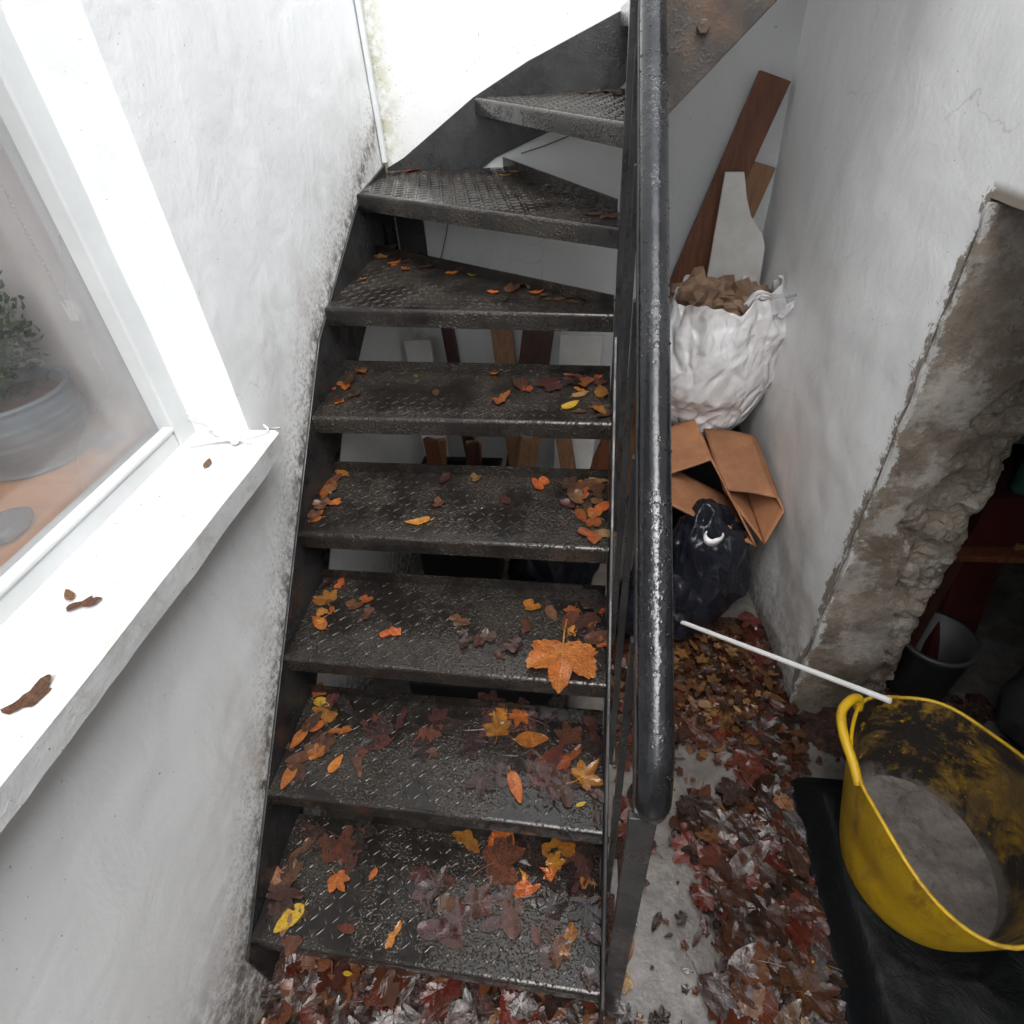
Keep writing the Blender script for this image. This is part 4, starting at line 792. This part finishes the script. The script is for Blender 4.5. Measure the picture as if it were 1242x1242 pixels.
def ringpt(a, t, inset):
    f_ = t; cx, cy = c1.x+(c0.x-c1.x)*f_, c1.y+(c0.y-c1.y)*f_
    rx_ = .150+(.192-.150)*f_**.8-inset; ry_ = .168+(.262-.168)*f_**.8-inset
    wob = 1+.016*math.sin(3*a+1)*f_+.010*math.sin(7*a)*f_*f_-.05*f_*f_*max(0, math.cos(a-3.75))**6-.035*math.exp(-((f_-.45)/.16)**2)*max(0, math.cos(a-3.6))**4
    dip = (.022*math.cos(2*a+.2)+.006*math.sin(5*a+2))*f_*f_
    return (cx+rx_*wob*math.cos(a), cy+ry_*wob*math.sin(a), .118+H*f_+dip*f_)
def tubshell(name, inset, mat, t0):
    V = []; Fc = []; nr = 18
    for j in range(nr+1):
        for i in range(nn_): V.append(ringpt(2*math.pi*i/nn_, t0+(1-t0)*j/nr, inset))
    for j in range(nr):
        for i in range(nn_): Fc.append((j*nn_+i, j*nn_+(i+1) % nn_, (j+1)*nn_+(i+1) % nn_, (j+1)*nn_+i))
    if t0 == 0: Fc.append(tuple(range(nn_))[::-1])
    me = bpy.data.meshes.new(name); me.from_pydata(V, [], Fc); return link(name, me, M[mat], tub, True)
tubshell('outer_wall', 0, 'yellow_rubber', 0); tubshell('inner_wall', .0045, 'tub_inside', .03)
rim = [Vector(ringpt(2*math.pi*i/nn_, 1, .002)) for i in range(nn_+1)]
MB().tube(rim, .0045, 8, False).build('rim', M['yellow_rubber'], tub, True)
V = [(c1.x, c1.y, .118+H*.20)]; Fc = []
for q in range(1, 9):
    for i in range(nn_):
        p_ = ringpt(2*math.pi*i/nn_, .20, .003); f_ = q/8; x, y = c1.x+(p_[0]-c1.x)*f_, c1.y+(p_[1]-c1.y)*f_; V.append((x, y, .118+H*.20+.006*fbm((x, y, 0), 14, 3)))
for i in range(nn_): Fc.append((0, 1+i, 1+(i+1) % nn_))
for q in range(7):
    for i in range(nn_): a = 1+q*nn_; Fc.append((a+i, a+nn_+i, a+nn_+(i+1) % nn_, a+(i+1) % nn_))
me = bpy.data.meshes.new('cement_sludge'); me.from_pydata(V, [], Fc); link('cement_sludge', me, M['cement_sludge'], tub, True)
# loop handle at the far left of the rim
hp0 = Vector(ringpt(2.25, 1, .002)); hp1 = Vector(ringpt(3.12, 1, .002)); outd = Vector((math.cos(2.6), math.sin(2.6), 0)); mid = (hp0+hp1)/2
path = [hp0-Vector((0, 0, .012)), hp0+Vector((0, 0, .022))+outd*.008, hp0.lerp(hp1, .15)+Vector((0, 0, .040))+outd*.030, hp0.lerp(hp1, .38)+Vector((0, 0, .040))+outd*.050, hp0.lerp(hp1, .62)+Vector((0, 0, .032))+outd*.044, hp0.lerp(hp1, .85)+Vector((0, 0, .014))+outd*.020, hp1-Vector((0, 0, .012))]
MB().tube(smooth_path(path), .0105, 12).build('handle', M['yellow_rubber'], tub, True)
pr = P(1077, 849, 'z', .462); pl_ = P(815, 750, 'z', .13); dd = (pl_-pr).normalized(); e0 = pr-dd*.006; e1 = pl_+dd*((pl_.z-.012)/-dd.z)
tag(MB().tube([e0, e1], .0075, 14).build('white_pole', M['white_plastic'], None, False, bevel=.001), 'straight white plastic pole leaning on the rim of the yellow tub', 'pole')
# ------------------------------------------------------------------ stored in the vault
board('red_board', P(1152, 860, 'y', 1.0).lerp(P(1152, 860, 'y', 1.0), 0)*0+Vector((1.93, 1.02, .0)), Vector((1.95, 1.14, .42)), (1, .1, 0), .13, .03, 'red_card', 'dark red board standing upright inside the doorway', 'board')
tag(MB().box((1.78, 1.02, .500), (2.5, 1.40, .522)).build('storage_shelf', M['mahogany'], None, bevel=.002), 'rough wooden shelf inside the dark doorway', 'shelf')
for xx in (1.81, 2.46):
    for yy in (1.05, 1.37): pass
sh = bpy.data.objects['storage_shelf']
for xx in (1.80, 2.46):
    for yy in (1.03, 1.37): MB().box((xx, yy, 0), (xx+.03, yy+.03, .4995)).build('shelf_leg', M['dark_wood'], sh)
tag(MB().box((1.83, 1.06, .5225), (2.20, 1.34, .70)).build('red_carton', M['red_card'], None, bevel=.004), 'dark red carton on the shelf inside the doorway', 'carton')
tag(MB().prism([P(1220, 655, 'z', .5225), P(1260, 640, 'z', .5225), P(1270, 662, 'z', .5225), P(1232, 668, 'z', .5225)], (0, 0, .02)).build('wood_offcut', M['pine'], None), 'pale wood offcut on the edge of the shelf in the doorway', 'offcut')
tag(MB().lathe([(.001, 0), (.028, 0), (.03, .01), (.03, .13), (.012, .17), (.011, .22), (.001, .22)], (1.92, 1.10, .7005), 20).build('green_bottle', M['green_glass'], None, True), 'green bottle standing on the red carton', 'bottle')
tag(MB().lathe([(.001, 0), (.085, 0), (.095, .012), (.105, .21), (.112, .215), (.112, .23), (.100, .23), (.092, .02), (.001, .018)], (1.83, .97, 0), 32).build('grey_bucket', M['grey_plastic'], None, True), 'dull grey bucket just inside the broken jamb', 'bucket')
crumpled('grey_sack', (2.13, .80, .14), (.14, .13, .15), .2, 1.5, 17, 'grey_plastic', 4, 'dark grey sack on the floor behind the yellow tub', 'sack', None, lambda c_, n_: Vector((c_.x, c_.y, max(c_.z, -.139))))
